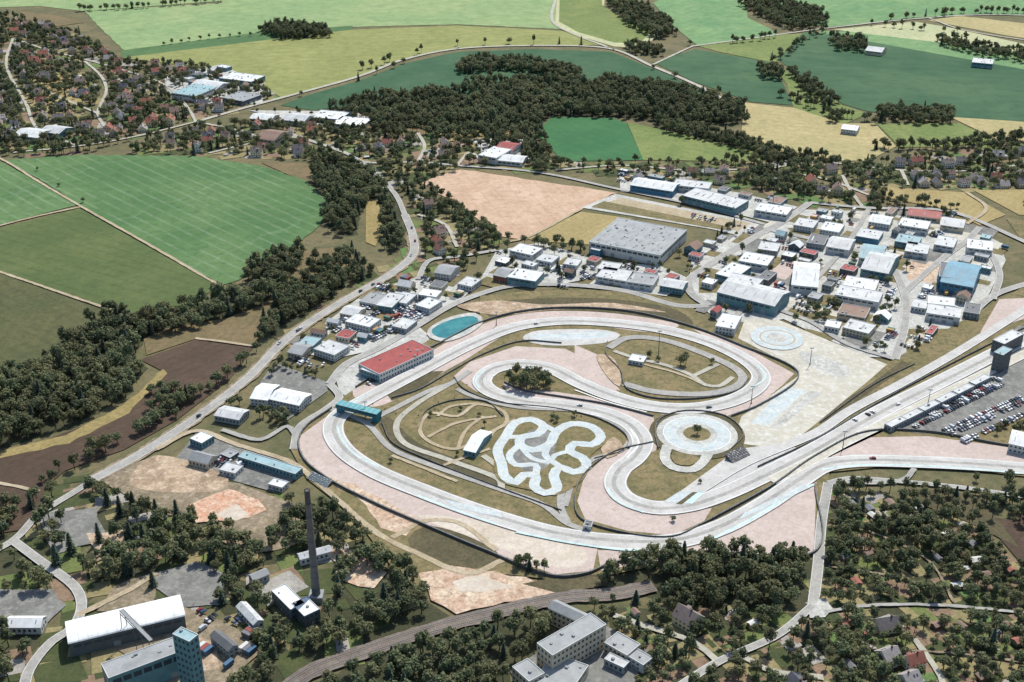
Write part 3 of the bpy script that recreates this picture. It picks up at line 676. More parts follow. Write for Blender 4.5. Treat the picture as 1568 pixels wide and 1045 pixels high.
H=[
 (383,611,410,614,420,590,6,'white','white','gable'),(412,612,458,622,468,603,6,'white','white','gable'),
 (328,637,366,644,375,628,5,'grey','light','gable'),(288,704,318,712,326,698,5,'cream','grey','gable'),
 (364,700,452,727,458,716,5,'teal','teal','flat'),(335,720,360,726,372,714,4,'white','light','flat'),
 (410,742,432,748,440,738,4,'white','pale','flat'),(440,540,462,545,480,528,5,'cream','grey','gable'),
 (480,535,512,545,528,528,6,'white','light','flat'),(455,528,478,532,488,518,6,'teal','teal','flat'),
 (528,493,566,502,578,488,6,'white','pale','flat'),(575,468,600,472,620,452,6,'teal','light','flat'),
 (600,462,622,466,632,450,5,'white','light','flat'),(636,468,658,474,672,460,6,'white','pale','flat'),
 (640,452,668,456,676,446,5,'white','white','flat'),(550,462,575,467,590,452,5,'white','grey','flat'),
 (520,480,545,485,556,472,5,'cream','light','gable'),(600,500,622,505,640,492,5,'grey','light','flat'),
 (700,435,722,440,735,428,5,'white','light','flat'),(665,418,690,422,698,408,6,'white','grey','gable'),
 (755,422,775,426,782,412,6,'brick','grey','gable'),(776,425,820,432,832,417,7,'teal','pale','flat'),
 (780,384,815,392,828,380,6,'white','pale','flat'),(820,398,845,403,852,392,5,'white','light','flat'),
 (912,424,960,432,970,416,6,'white','light','flat'),(958,432,1000,438,1006,422,6,'white','grey','flat'),
 (915,412,945,416,950,404,6,'cream','light','flat'),(1010,438,1045,444,1052,432,6,'teal','light','gable'),
 (862,405,884,408,890,398,4,'white','light','flat'),
 (1095,420,1125,428,1145,408,7,'teal','pale','flat'),(1130,400,1175,408,1185,393,7,'white','pale','flat'),
 (1160,382,1190,386,1198,374,6,'grey','light','flat'),(1235,372,1262,376,1270,362,6,'grey','dark','flat'),
 (1095,500,1125,505,1138,485,7,'white','pale','flat'),
 (1278,452,1345,464,1352,448,8,'white','light','flat'),(1282,480,1325,488,1330,472,6,'cream','brown','flat'),
 (1290,502,1330,512,1340,498,6,'cream','light','flat'),(1262,500,1285,504,1290,494,5,'white','pale','flat'),
 (1318,412,1360,420,1400,395,8,'teal','light','gable'),(1315,395,1350,400,1366,380,8,'white','teal','gable'),
 (1290,438,1340,446,1345,430,7,'white','pale','flat'),(1265,378,1300,384,1310,368,7,'white','light','gable'),
 (1310,362,1345,368,1352,355,6,'blue','light','flat'),(1330,340,1362,345,1372,334,6,'white','pale','gable'),
 (1385,385,1420,390,1425,375,6,'white','light','flat'),(1370,370,1405,376,1412,364,6,'teal','teal','flat'),
 (1375,345,1420,352,1425,340,7,'white','pale','flat'),(1440,345,1475,350,1480,338,6,'cream','light','gable'),
 (1480,380,1520,385,1535,372,6,'white','pale','flat'),(1430,375,1460,380,1470,366,6,'white','light','flat'),
 (1418,480,1470,488,1480,474,7,'white','light','flat'),(1420,465,1462,470,1470,458,6,'teal','pale','flat'),
 (1475,478,1500,482,1508,468,6,'grey','dark','flat'),(1395,470,1418,474,1424,462,5,'white','light','flat'),
 (1255,352,1285,357,1292,344,6,'white','pale','flat'),(1215,345,1245,350,1250,338,6,'white','light','flat'),
 (1390,330,1440,336,1446,326,5,'cream','red','gable'),
 (262,143,300,148,308,128,8,'white','teal','flat'),(335,120,385,126,392,115,7,'teal','pale','flat'),
 (340,150,372,156,388,144,6,'dark','grey','flat'),(290,132,330,138,338,126,6,'white','pale','gable'),
 (475,180,520,184,528,172,6,'blue','pale','flat'),(508,190,555,194,566,182,6,'white','white','flat'),
 (430,184,465,188,470,176,6,'white','light','gable'),(382,182,415,185,420,176,5,'cream','pale','gable'),
 (390,212,420,216,424,200,10,'cream','brown','gable'),(732,238,760,243,766,226,8,'white','pale','flat'),
 (758,228,784,232,790,220,7,'white','red','gable'),(760,246,800,250,806,240,5,'white','pale','gable'),
 (20,208,58,212,62,198,7,'white','pale','gable'),(60,202,90,206,96,194,7,'teal','light','gable'),
 (1488,96,1520,99,1526,92,7,'teal','light','flat'),(1325,78,1350,81,1355,74,6,'cream','light','gable'),
 (1288,198,1312,201,1316,194,6,'white','white','gable'),
 (415,905,445,935,468,925,8,'dark','white','flat'),(446,925,466,945,486,930,8,'dark','white','flat'),
 (460,858,508,845,516,838,5,'white','light','gable'),(388,890,412,880,444,862,5,'grey','grey','gable'),
 (362,930,388,958,400,952,5,'white','light','gable'),(8,962,62,962,64,945,5,'white','white','gable'),
 (322,975,350,998,362,990,6,'grey','dark','gable'),
 (710,690,728,694,748,662,5,'teal','white','gable'),(962,552,985,556,990,546,4,'white','pale','flat'),
 (893,806,905,808,912,800,4,'white','dark','flat'),
 (840,932,896,958,904,944,11,'cream','grey','gable'),(822,986,846,1005,905,940,16,'cream','grey','flat'),
 (784,1022,810,1045,832,1030,9,'cream','grey','flat'),(815,1046,870,1066,930,1030,7,'cream','grey','flat'),
 (925,985,960,1005,985,990,7,'cream','grey','flat'),(960,1005,985,1020,1000,1008,6,'white','grey','flat'),
 (925,1010,955,1024,965,1015,5,'grey','light','flat'),
 (1545,680,1590,690,1600,670,7,'white','pale','gable'),
]
for r in H:
    p=r[6]
    hall('three_storey_office_building' if p>10 else ('factory_hall' if p>=7 else 'commercial_building'),(r[0],r[1]),(r[2],r[3]),(r[4],r[5]),p,r[7],r[8],r[9],storeys=4 if p==16 else (3 if p==11 else None))
hall('arched_storage_hall',(106,988),(283,945),(256,917),9,'dark','white','arch')
hall('teal_processing_plant',(166,1040),(278,998),(262,978),16,'teal','grey','flat')
hall('silo_tower',(264,972),(290,984),(302,972),34,'teal','teal','flat',storeys=8)
for i,(u,v) in enumerate([(1365,655),(1390,643),(1416,630),(1442,617),(1468,604),(1494,590)]):
    hall('pit_building',(u,v),(u+24,v-12),(u+15,v-16),5,'grey','light','flat')
hall('timing_tower',(1522,540),(1536,545),(1548,535),16,'dark','teal','flat',storeys=5)
hall('race_control_building',(1538,528),(1568,512),(1560,500),11,'dark','light','flat',storeys=3)
def fill(pts,n,ang0,wmin=8,wmax=22):
    W=PX(pts); xs=[p.x for p in W]; ys=[p.y for p in W]; k=0; tries=0
    while k<n and tries<n*30:
        tries+=1
        x=U(min(xs),max(xs)); y=U(min(ys),max(ys))
        if not pin(x,y,W): continue
        L=U(wmin,wmax); D=U(wmin*.7,wmax*.6)
        if isocc(x,y,max(L,D)*.55): continue
        ang=ang0+random.choice((0,math.pi/2))
        ex=Vector((math.cos(ang),math.sin(ang),0)); ey=Vector((-ex.y,ex.x,0))
        a=Vector((x,y,0))-ex*L/2-ey*D/2
        hallw('commercial_building',a,ang,L,D,U(3.5,6.5),random.choice(['white','white','grey','cream','teal','dark']),random.choice(['light','pale','grey','dark','white','teal','brown','red']),random.choice(['flat','flat','gable'])); k+=1
fill(EST,80,aI); fill(ESW,34,aI+0.2); fill([(948,266),(1130,296),(1222,318),(1180,342),(950,294)],18,aI); fill(ESM,18,aI)
fill([(250,120),(335,100),(405,128),(402,160),(260,146)],6,aI); fill([(270,700),(340,660),(470,725),(420,755)],8,aI)
def container_mesh(i):
    mb=MB(); c=[(150,80,70),(80,112,140),(210,210,206),(96,126,110),(186,150,90),(120,120,124)][i]
    mb.box(0,0,.1,6,2.4,2.6,0)
    for k in range(10): mb.box(.3+k*.56,-.06,.3,.3+k*.56+.25,2.46,2.45,1)
    mb.face([(6.03,.1,.2),(6.03,2.3,.2),(6.03,2.3,2.5),(6.03,.1,2.5)],1)
    return mb.mesh('container',[pmat('container_paint',c),pmat('container_ribs',tuple(int(v*.85) for v in c))])
CTM=[container_mesh(i) for i in range(6)]
def containers(pts,n):
    W=PX(pts); xs=[p.x for p in W]; ys=[p.y for p in W];k=0
    for _ in range(n*8):
        if k>=n: break
        x=U(min(xs),max(xs));y=U(min(ys),max(ys))
        if not pin(x,y,W) or isocc(x,y,4): continue
        an=aI+random.choice((0,math.pi/2))
        for j in range(random.randint(1,3)):
            o=bpy.data.objects.new('shipping_container',random.choice(CTM)); o.location=(x-math.sin(an)*2.7*j,y+math.cos(an)*2.7*j,ZTOP-.1); o.rotation_euler=(0,0,an); COL.objects.link(o)
        mark_disc(x,y,4); k+=1
containers(EST,45); containers(ESW,18); containers([(948,266),(1130,296),(1222,318),(1180,342),(950,294)],14); containers([(280,930),(360,960),(400,1000),(330,1060)],5)
# ------------------------------------------------------------------ special structures
a=P(514,624,6);b=P(577,640,6); d=b-a; L=d.length; ang=math.atan2(d.y,d.x)
mb=MB(); Wd=7
mb.box(0,0,5.2,L,Wd,8.6,0,mt=1,bottom=True)
for x in np.arange(1,L-2,3): 
    mb.face([(x,-.05,6.6),(x+2.2,-.05,6.6),(x+2.2,-.05,8.0),(x,-.05,8.0)],2); mb.face([(x+2.2,Wd+.05,6.6),(x,Wd+.05,6.6),(x,Wd+.05,8.0),(x+2.2,Wd+.05,8.0)],2)
for x in (0.3,L-4.3): mb.box(x,.5,0,x+4,Wd-.5,5.2,0)
for x in np.arange(0,L,4): mb.box(x,-.2,8.6,x+.3,Wd+.2,8.8,3)
mb.obj('footbridge',[pmat('bridge_teal',(54,116,126)),pmat('bridge_roof_teal',(100,164,170)),M_glass,M_frame],(a.x,a.y,0),ang)
c=P(485,918)
for hh in range(40,140):
    q=P(485,752,hh)
    if q.y<=c.y: break
mb=MB(); n=20; segs=9
for i in range(segs):
    z0=hh*i/segs; z1=hh*(i+1)/segs; r0=2.5-1.0*i/segs; r1=2.5-1.0*(i+1)/segs
    mb.tube((0,0,z0),(0,0,z1),r0,r1,n,1 if i==segs-1 else 0)
    mb.tube((0,0,z1-.4),(0,0,z1),r1+.15,r1+.15,n,2)
mb.tube((0,0,hh-.3),(0,0,hh-.2),1.2,1.2,n,2,cap=True)
mb.box(-4,-4,0,4,4,4,3)
mb.obj('factory_chimney',[pmat('chimney_concrete',(122,118,114),.8,.25),pmat('chimney_band',(92,88,88)),M_fence,wm('grey')],(c.x,c.y,0))
mark_disc(c.x,c.y,7)
mb=MB(); A=P(186,938,20);B=P(232,985,16)
dd=(B-A); t=dd.normalized(); s=Vector((-t.y,t.x,0)).normalized()*1.1; upv=Vector((0,0,1.8))
n=14
for o1 in (s,-s):
    for o2 in (Vector((0,0,0)),upv): mb.tube(A+o1+o2,B+o1+o2,.18,.18,4)
    for i in range(n):
        mb.tube(A.lerp(B,i/n)+o1,A.lerp(B,(i+1)/n)+o1+upv,.1,.1,4)
mb.face([A+s+upv*1.02,A-s+upv*1.02,B-s+upv*1.02,B+s+upv*1.02],1)
for k in (0.02,0.5,0.98):
    q=A.lerp(B,k)
    for o1 in (s*2,-s*2): mb.tube((q+o1).xy.to_3d(),q+o1*.5,.2,.2,4)
mb.obj('conveyor_gantry',[M_fence,M_metal])
def mast(u,v,h,name='floodlight_mast'):
    q=P(u,v); mb=MB()
    mb.tube((0,0,0),(0,0,h),.35,.15,8); mb.box(-1.6,-.2,h,1.6,.2,h+1.0,1,bottom=True); mb.tube((0,0,0),(0,0,.5),.8,.8,8,cap=True)
    for x in (-1.2,-.4,.4,1.2): mb.face([(x-.3,-.25,h+.1),(x+.3,-.25,h+.1),(x+.3,-.25,h+.8),(x-.3,-.25,h+.8)],1)
    mb.obj(name,[M_fence,M_frame],(q.x,q.y,.6))
for u,v,h in [(1008,548,22),(1183,318,30),(1150,620,14),(1240,560,14),(640,560,12),(760,500,12),(560,640,12),(1290,690,14),(1420,625,14),(1530,570,14)]: mast(u,v,h)
def grandstand(p0,p1,rows=10,col=(120,150,160)):
    a=P(*p0);b=P(*p1);d=b-a;L=d.length;mb=MB()
    for i in range(rows):
        mb.box(0,i*.9,0,L,(i+1)*.9,0.5+i*.5,0,mt=1)
        x=0.5
        while x<L-1:
            if R()<.8: mb.box(x,i*.9+.35,.5+i*.5,x+.5,i*.9+.75,.9+i*.5,2)
            x+=.9
    mb.obj('grandstand',[M_fence,pmat('stand_concrete',(170,172,170)),pmat('stand_seats',col)],(a.x,a.y,.9),math.atan2(d.y,d.x))
    mark_poly([a,b,b+Vector((0,10,0)),a+Vector((0,10,0))])
grandstand((1122,712),(1150,700),8,(96,92,96)); grandstand((470,735),(500,750),6)
# ------------------------------------------------------------------ houses
def make_house(i):
    mb=MB(); L=U(9,13);W=U(8,10);h=U(3.2,6.2);rh=W*U(.38,.5);o=.5
    sl=rh/(W/2)
    mb.box(0,0,0,L,W,h,0)
    for x in (0,L): mb.face([(x,0,h),(x,W,h),(x,W/2,h+rh-.1)],0)
    mb.face([(-o,-o,h-o*sl+.05),(L+o,-o,h-o*sl+.05),(L+o,W/2,h+rh),(-o,W/2,h+rh)],1)
    mb.face([(-o,W+o,h-o*sl+.05),(-o,W/2,h+rh),(L+o,W/2,h+rh),(L+o,W+o,h-o*sl+.05)],1)
    mb.box(-o,-o-.12,h-o*sl-.15,L+o,-o,h-o*sl+.05,3)
    mb.box(L*.3,W/2-.4,h+rh-.8,L*.3+.8,W/2+.4,h+rh+1,4)
    if i%2==0:
        x=L*.55;y0=W*.12;y1=W*.4;zz=h+rh*.72
        mb.box(x,y0,h,x+2.4,y1,zz,0,mt=1); mb.face([(x+.3,y0-.04,h+.2),(x+2.1,y0-.04,h+.2),(x+2.1,y0-.04,zz-.3),(x+.3,y0-.04,zz-.3)],2)
    else:
        for x in (L*.55,L*.75):
            ya,yb=W*.2,W*.34; za=h+sl*ya+.12; zb=h+sl*yb+.12
            mb.face([(x,ya,za),(x+.9,ya,za),(x+.9,yb,zb),(x,yb,zb)],2)
    ns=1 if h<4.5 else 2
    for st in range(ns):
        zb=st*2.8+1;zt=zb+1.3
        x=1.0
        while x+1.2<L:
            mb.face([(x,-.04,zb),(x+1.1,-.04,zb),(x+1.1,-.04,zt),(x,-.04,zt)],2); mb.face([(x+1.1,W+.04,zb),(x,W+.04,zb),(x,W+.04,zt),(x+1.1,W+.04,zt)],2); x+=2.5
        y=1.4
        while y+1.2<W:
            mb.face([(L+.04,y,zb),(L+.04,y+1.1,zb),(L+.04,y+1.1,zt),(L+.04,y,zt)],2); mb.face([(-.04,y+1.1,zb),(-.04,y,zb),(-.04,y,zt),(-.04,y+1.1,zt)],2); y+=2.5
    mb.face([(L*.5,-.07,0),(L*.5+1,-.07,0),(L*.5+1,-.07,2.1),(L*.5,-.07,2.1)],4)
    if i%3==0: mb.box(L+.05,W*.2,0,L+4,W*.8,2.7,0,mt=5)
    walls=[(226,222,212),(212,202,180),(234,232,226),(200,186,162),(220,208,172)]
    roofs=[(118,112,110),(140,118,108),(150,98,84),(106,106,110),(160,104,86),(130,118,112),(164,158,154),(102,102,108),(146,112,96)]
    return mb.mesh('house',[pmat('render_wall',walls[i%5],.85,.1),pmat('roof_tiles',roofs[i%9],.8,.25,.5),M_glass,M_frame,pmat('brick_dark',(116,90,78)),rm('grey')])
HM=[make_house(i) for i in range(20)]
def make_shed(i):
    mb=MB();L=U(4,6.5);W=U(3,4.5);h=2.4
    mb.box(0,0,0,L,W,h-.12,0)
    for x in (0,L): mb.face([(x,0,h-.12),(x,W,h-.12),(x,W/2,h+.7)],0)
    mb.face([(-.3,-.3,h-.1),(L+.3,-.3,h-.1),(L+.3,W/2,h+.85),(-.3,W/2,h+.85)],1); mb.face([(-.3,W+.3,h-.1),(-.3,W/2,h+.85),(L+.3,W/2,h+.85),(L+.3,W+.3,h-.1)],1)
    mb.face([(1,-.04,.05),(1.9,-.04,.05),(1.9,-.04,2),(1,-.04,2)],3); mb.face([(2.5,-.04,.9),(3.5,-.04,.9),(3.5,-.04,1.8),(2.5,-.04,1.8)],2)
    cols=[(170,150,120),(120,94,76),(200,196,186),(120,130,110)]; rc=[(208,208,202),(140,118,104),(122,124,126),(160,104,88),(224,224,220)]
    return mb.mesh('garden_shed',[pmat('shed_wall',cols[i%4]),pmat('shed_roof',rc[i%5]),M_glass,M_frame])
SM=[make_shed(i) for i in range(8)]
nh=[0]
def village(pts,sp_,prob=.8,sheds=0.15,ang=0.0,angv=.25,grow=1.0):
    W=PX(pts); xs=[p.x for p in W]; ys=[p.y for p in W]
    for x in np.arange(min(xs),max(xs),sp_):
        for y in np.arange(min(ys),max(ys),sp_):
            qx=x+U(-.3,.3)*sp_;qy=y+U(-.3,.3)*sp_
            if R()>prob or not pin(qx,qy,W): continue
            shed=R()<sheds
            if isocc(qx,qy,3 if shed else 6): continue
            me=random.choice(SM if shed else HM)
            o=bpy.data.objects.new('garden_shed' if shed else 'gabled_house',me)
            sc=U(.9,1.15)*grow; o.scale=(sc,sc,sc)
            a_=ang+random.choice((0,math.pi/2,math.pi))+U(-angv,angv); o.rotation_euler=(0,0,a_)
            hx,hy=(2.5,2) if shed else (5.5,4.5)
            o.location=(qx-(math.cos(a_)*hx-math.sin(a_)*hy),qy-(math.sin(a_)*hx+math.cos(a_)*hy),0.35); COL.objects.link(o)
            mark_disc(qx,qy,2.2 if shed else 5.5); nh[0]+=1
village([(-40,15),(60,40),(130,60),(190,100),(250,110),(260,150),(330,165),(300,188),(250,205),(120,222),(-60,238)],22,.85,.1,.3)
village([(190,95),(330,108),(400,130),(430,150),(400,165),(300,185),(260,150),(250,120)],23,.8,.1)
village([(300,200),(420,190),(480,196),(530,225),(480,242),(400,240),(300,235),(200,225)],22,.8,.1)
village([(530,228),(640,212),(720,220),(820,240),(820,258),(690,252),(640,262),(560,255)],22,.8,.1,.2)
village([(620,300),(690,330),(715,372),(700,395),(650,400),(640,360)],20,.8,.1,.5)
village([(820,250),(1000,258),(1150,265),(1150,290),(950,266),(830,262)],21,.8,.1)
village([(1240,262),(1330,258),(1480,245),(1620,232),(1640,290),(1400,285),(1340,290),(1330,320),(1250,312),(1220,290)],22,.8,.1)
village([(440,515),(520,450),(610,400),(632,400),(600,425),(520,475),(450,530)],20,.8,.05,.9)
village([(945,935),(1050,940),(1140,945),(1230,955),(1190,975),(1100,1015),(1010,1060),(980,1010),(930,960)],16,.9,.35,.6)
village([(1060,1060),(1200,985),(1260,960),(1300,1060),(1270,1100),(1060,1100)],17,.9,.3,.6)
village([(1275,945),(1640,955),(1640,1100),(1300,1100)],13,.7,.72,.4)
village([(1275,760),(1390,770),(1450,800),(1560,880),(1640,900),(1640,945),(1450,925),(1262,935)],13,.5,.93,.4)
village([(640,1060),(760,1020),(780,1060)],20,.6,.2)
# ------------------------------------------------------------------ vehicles
def car_mesh(i,van=False):
    mb=MB(); L=4.4;W=1.8
    if van: L,W=5.6,2.0
    hb=.75 if not van else 1.1
    prof=[(0,.35),(0,.7),(.15,hb),(L*.72,hb+.02),(L-.25,hb-.1),(L,.6),(L,.35)]
    for s in (0,1):
        y=s*W; pts=[(x,y,z) for x,z in prof]; mb.face(pts if s==0 else pts[::-1],0)
    for k in range(len(prof)):
        a_=prof[k];b_=prof[(k+1)%len(prof)]; mb.face([(a_[0],0,a_[1]),(a_[0],W,a_[1]),(b_[0],W,b_[1]),(b_[0],0,b_[1])],0)
    zt=1.42 if not van else 2.2
    b0=[(.25,.06),(L*.7,.06),(L*.7,W-.06),(.25,W-.06)] ; t0=[(.6,.22),(L*.55,.22),(L*.55,W-.22),(.6,W-.22)]
    if van: b0=[(.1,.05),(L*.82,.05),(L*.82,W-.05),(.1,W-.05)]; t0=[(.15,.12),(L*.7,.12),(L*.7,W-.12),(.15,W-.12)]
    for k in range(4):
        j=(k+1)%4; gm=1 if (not van or k==1) else 0
        mb.face([(b0[k][0],b0[k][1],hb),(b0[j][0],b0[j][1],hb),(t0[j][0],t0[j][1],zt),(t0[k][0],t0[k][1],zt)],gm)
    mb.face([(x,y,zt) for x,y in t0],0)
    for x in (L*.18,L*.8):
        for y in (-.02,W+.02-.22): mb.tube((x,y,.32),(x,y+.22,.32),.32,.32,10,2,cap=True)
    for y in (.2,W-.6): mb.face([(L+.01,y,.5),(L+.01,y+.4,.5),(L+.01,y+.4,.65),(L+.01,y,.65)],3)
    cols=[(236,238,238),(190,194,198),(60,62,66),(36,38,42),(140,52,50),(58,78,112),(210,210,206),(120,124,128),(100,104,110),(228,228,226)]
    return mb.mesh('car',[pmat('car_paint',cols[i%10],.3,.02),M_glass,pmat('tyre',(30,30,30)),M_frame])
CM=[car_mesh(i) for i in range(10)]; VM=[car_mesh(0,True),car_mesh(1,True)]
def put_car(x,y,ang,van=None,name='parked_car'):
    v=(R()<.1) if van is None else van
    o=bpy.data.objects.new('delivery_van' if v else name,random.choice(VM if v else CM)); o.location=(x,y,ZTOP-.1); o.rotation_euler=(0,0,ang); COL.objects.link(o)
def parking(p0,p1,p2,fillp=.8,rowgap=11.5,pitch=2.7):
    a=P(*p0);b=P(*p1);c=P(*p2); d=(b-a);L=d.length;ex=d/L; ey=Vector((-ex.y,ex.x,0)); W=(c-a).dot(ey); sg=1 if W>0 else -1; W=abs(W); ey=ey*sg
    ang=math.atan2(ey.y,ey.x); r=0.0;k=0
    while r+4.5<=W:
        x=0
        while x+2.2<L:
            if R()<fillp:
                q=a+ex*x+ey*(r+U(-.3,.3)); put_car(q.x,q.y,ang)
            x+=pitch
        r+= 5.2 if k%2==0 else rowgap-5.2+4.5; k+=1
parking((1405,658),(1545,590),(1420,640),.85); parking((1440,662),(1560,610),(1465,690),.8)
parking((1430,640),(1540,585),(1420,618),.7); parking((1310,650),(1350,632),(1306,642),.5)
parking((515,548),(545,530),(522,552),.6); parking((540,480),(575,460),(560,500),.8); parking((600,480),(640,462),(620,500),.8)
parking((520,516),(560,492),(530,530),.6)
parking((330,700),(380,716),(318,712),.7); parking((830,405),(880,415),(815,415),.6); parking((960,405),(1010,412),(955,412),.5)
parking((1130,435),(1150,440),(1100,450),.4); parking((1270,420),(1300,426),(1262,440),.6); parking((1400,450),(1440,455),(1395,462),.7)
parking((1060,330),(1100,338),(1055,338),.6); parking((1000,278),(1040,284),(998,283),.6); parking((300,152),(330,155),(296,160),.5)
parking((1340,430),(1365,435),(1335,445),.6);parking((1200,378),(1225,382),(1195,390),.6);parking((560,590),(600,570),(566,596),.5)
parking((560,520),(600,500),(570,535),.7); parking((455,550),(500,560),(450,560),.6)
def loose(pts,n):
    W=PX(pts); xs=[p.x for p in W]; ys=[p.y for p in W];k=0
    for _ in range(n*8):
        if k>=n: break
        x=U(min(xs),max(xs));y=U(min(ys),max(ys))
        if not pin(x,y,W) or isocc(x,y,3): continue
        m=random.randint(1,5); an=aI+random.choice((0,math.pi/2))
        for j in range(m): put_car(x+math.cos(an+math.pi/2)*2.8*j,y+math.sin(an+math.pi/2)*2.8*j,an)
        k+=1
loose(EST,90); loose(ESW,60); loose([(948,266),(1130,296),(1222,318),(1180,342),(950,294)],25); loose(ESM,25); loose([(280,930),(360,960),(400,1000),(330,1060)],8)
def drive(path,n,off=2):
    for _ in range(n):
        i=random.randrange(3,len(path)-3); t=(path[i+1]-path[i]).normalized(); nn=Vector((-t.y,t.x,0)); s=random.choice((-1,1))
        q=path[i]+nn*off*s; put_car(q.x,q.y,math.atan2(t.y,t.x)+(math.pi if s>0 else 0),name='moving_car',van=False)
drive(RD['main'],9); drive(TP,5,3); drive(RD['top'],3)
# ------------------------------------------------------------------ trees
def leafmat(name,d,l,r):
    m,nt,bs=newmat(name)
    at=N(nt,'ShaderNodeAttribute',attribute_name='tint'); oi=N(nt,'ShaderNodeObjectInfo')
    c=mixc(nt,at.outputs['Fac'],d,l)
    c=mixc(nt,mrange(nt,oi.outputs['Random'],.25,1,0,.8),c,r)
    pos=N(nt,'ShaderNodeNewGeometry').outputs['Position']
    g=mrange(nt,noise(nt,pos,1/70,2),0.35,0.65,.8,1.25)
    cc=N(nt,'ShaderNodeCombineXYZ')
    for i in range(3): nt.links.new(g,cc.inputs[i])
    c=mixc(nt,1.0,c,cc.outputs[0],'MULTIPLY')
    nt.links.new(c,bs.inputs['Base Color']); bs.inputs['Roughness'].default_value=.75; bs.inputs['Specular IOR Level'].default_value=.2
    tr=N(nt,'ShaderNodeBsdfTranslucent'); nt.links.new(c,tr.inputs['Color']); mx=N(nt,'ShaderNodeMixShader'); mx.inputs[0].default_value=.28
    out=nt.nodes['Material Output']; nt.links.new(bs.outputs[0],mx.inputs[1]); nt.links.new(tr.outputs[0],mx.inputs[2]); nt.links.new(mx.outputs[0],out.inputs['Surface'])
    return m
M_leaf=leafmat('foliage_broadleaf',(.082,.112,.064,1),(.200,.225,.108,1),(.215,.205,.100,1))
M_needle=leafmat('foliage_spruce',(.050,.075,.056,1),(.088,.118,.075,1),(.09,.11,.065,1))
M_bark=pmat('bark',(92,78,64))
PC=bpy.data.collections.new('tree_prototypes')
def make_tree(i,conifer=False,bush=False):
    mb=MB(); rnd=random.Random(100+i)
    if conifer:
        h=14; mb.tube((0,0,0),(0,0,h*.95),.25,.04,6,1)
        for lv in range(14):
            z=1.5+lv*(h-2)/14; rr=(1-(z/h))*3.4+.3; nb=8
            for k in range(nb):
                an=2*math.pi*(k+rnd.random()*.7)/nb+lv; L=rr*rnd.uniform(.75,1.15)
                p0=Vector((0,0,z+.3)); p1=Vector((math.cos(an)*L,math.sin(an)*L,z-.35*L+.2)); sd=Vector((-math.sin(an),math.cos(an),0))
                for s in range(3):
                    f0=s/3;f1=(s+1.3)/3; w=.85*(1-f0*.6)
                    a_=p0.lerp(p1,f0);b_=p0.lerp(p1,min(f1,1.1))
                    mb.face([a_+sd*w*.5,a_-sd*w*.5,b_-sd*w*.8+Vector((0,0,rnd.uniform(-.3,.1))),b_+sd*w*.8+Vector((0,0,rnd.uniform(-.3,.1)))],0,rnd.random())
        return mb.mesh('spruce_tree',[M_needle,M_bark],True)
    h=12 if not bush else 5; r=rnd.uniform(4,5.2) if not bush else 2.6
    if i%4==1 and not bush: h=15; r=3.8
    lean=Vector((rnd.uniform(-.4,.4),rnd.uniform(-.4,.4),0))
    mb.tube((0,0,0),lean+Vector((0,0,h*.3)),.38,.26,7,1); mb.tube(lean+Vector((0,0,h*.3)),lean*1.5+Vector((0,0,h*.75)),.26,.08,6,1)
    nc=40 if not bush else 16
    lobes=[Vector((rnd.uniform(-.5,.5)*r,rnd.uniform(-.5,.5)*r,h*rnd.uniform(.5,.78))) for _ in range(6)]
    for k in range(nc):
        th=rnd.uniform(0,2*math.pi); ph=math.acos(rnd.uniform(-.7,1)); q=rnd.uniform(.55,1)
        lb=lobes[k%6]
        c=Vector((math.cos(th)*math.sin(ph)*r*.62*q,math.sin(th)*math.sin(ph)*r*.62*q,math.cos(ph)*h*.25*q))+lb*.75+Vector((0,0,h*.14))+lean
        cr=r*rnd.uniform(.2,.34)
        if k%6==0: mb.tube(lean+Vector((0,0,h*rnd.uniform(.3,.5))),c,.12,.04,4,1)
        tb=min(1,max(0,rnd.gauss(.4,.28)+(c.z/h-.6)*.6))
        for l in range(18):
            th2=rnd.uniform(0,2*math.pi); cz=rnd.uniform(-.6,1); sz=math.sqrt(1-cz*cz)
            nn=Vector((math.cos(th2)*sz,math.sin(th2)*sz,cz)); p=c+nn*cr*rnd.uniform(.7,1.15)
            nn=(nn+Vector((0,0,.35))+Vector((rnd.gauss(0,.35),rnd.gauss(0,.35),rnd.gauss(0,.35)))).normalized()
            u=nn.orthogonal().normalized(); w=nn.cross(u); s=rnd.uniform(.36,.72)*(1 if not bush else .6)
            a2=rnd.uniform(0,3); uu=u*math.cos(a2)+w*math.sin(a2); ww=nn.cross(uu)
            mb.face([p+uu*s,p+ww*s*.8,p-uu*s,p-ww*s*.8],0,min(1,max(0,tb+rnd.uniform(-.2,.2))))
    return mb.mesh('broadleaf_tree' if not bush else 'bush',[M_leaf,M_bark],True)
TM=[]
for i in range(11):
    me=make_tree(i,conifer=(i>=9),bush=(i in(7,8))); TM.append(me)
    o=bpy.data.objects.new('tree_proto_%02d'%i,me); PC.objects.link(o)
def scatter_obj(name,data):
    if not data: return
    me=bpy.data.meshes.new(name); me.from_pydata([(d[0],d[1],d[2]) for d in data],[],[])
    a1=me.attributes.new('idx','INT','POINT'); a1.data.foreach_set('value',[d[3] for d in data])
    a2=me.attributes.new('rot','FLOAT_VECTOR','POINT'); a2.data.foreach_set('vector',[v for d in data for v in (0,0,d[4])])
    a3=me.attributes.new('scl','FLOAT_VECTOR','POINT'); a3.data.foreach_set('vector',[v for d in data for v in (d[5],d[5],d[6])])
    o=bpy.data.objects.new(name,me); COL.objects.link(o)
    md=o.modifiers.new('scatter','NODES'); md.node_group=NG
NG=bpy.data.node_groups.new('tree_scatter','GeometryNodeTree')
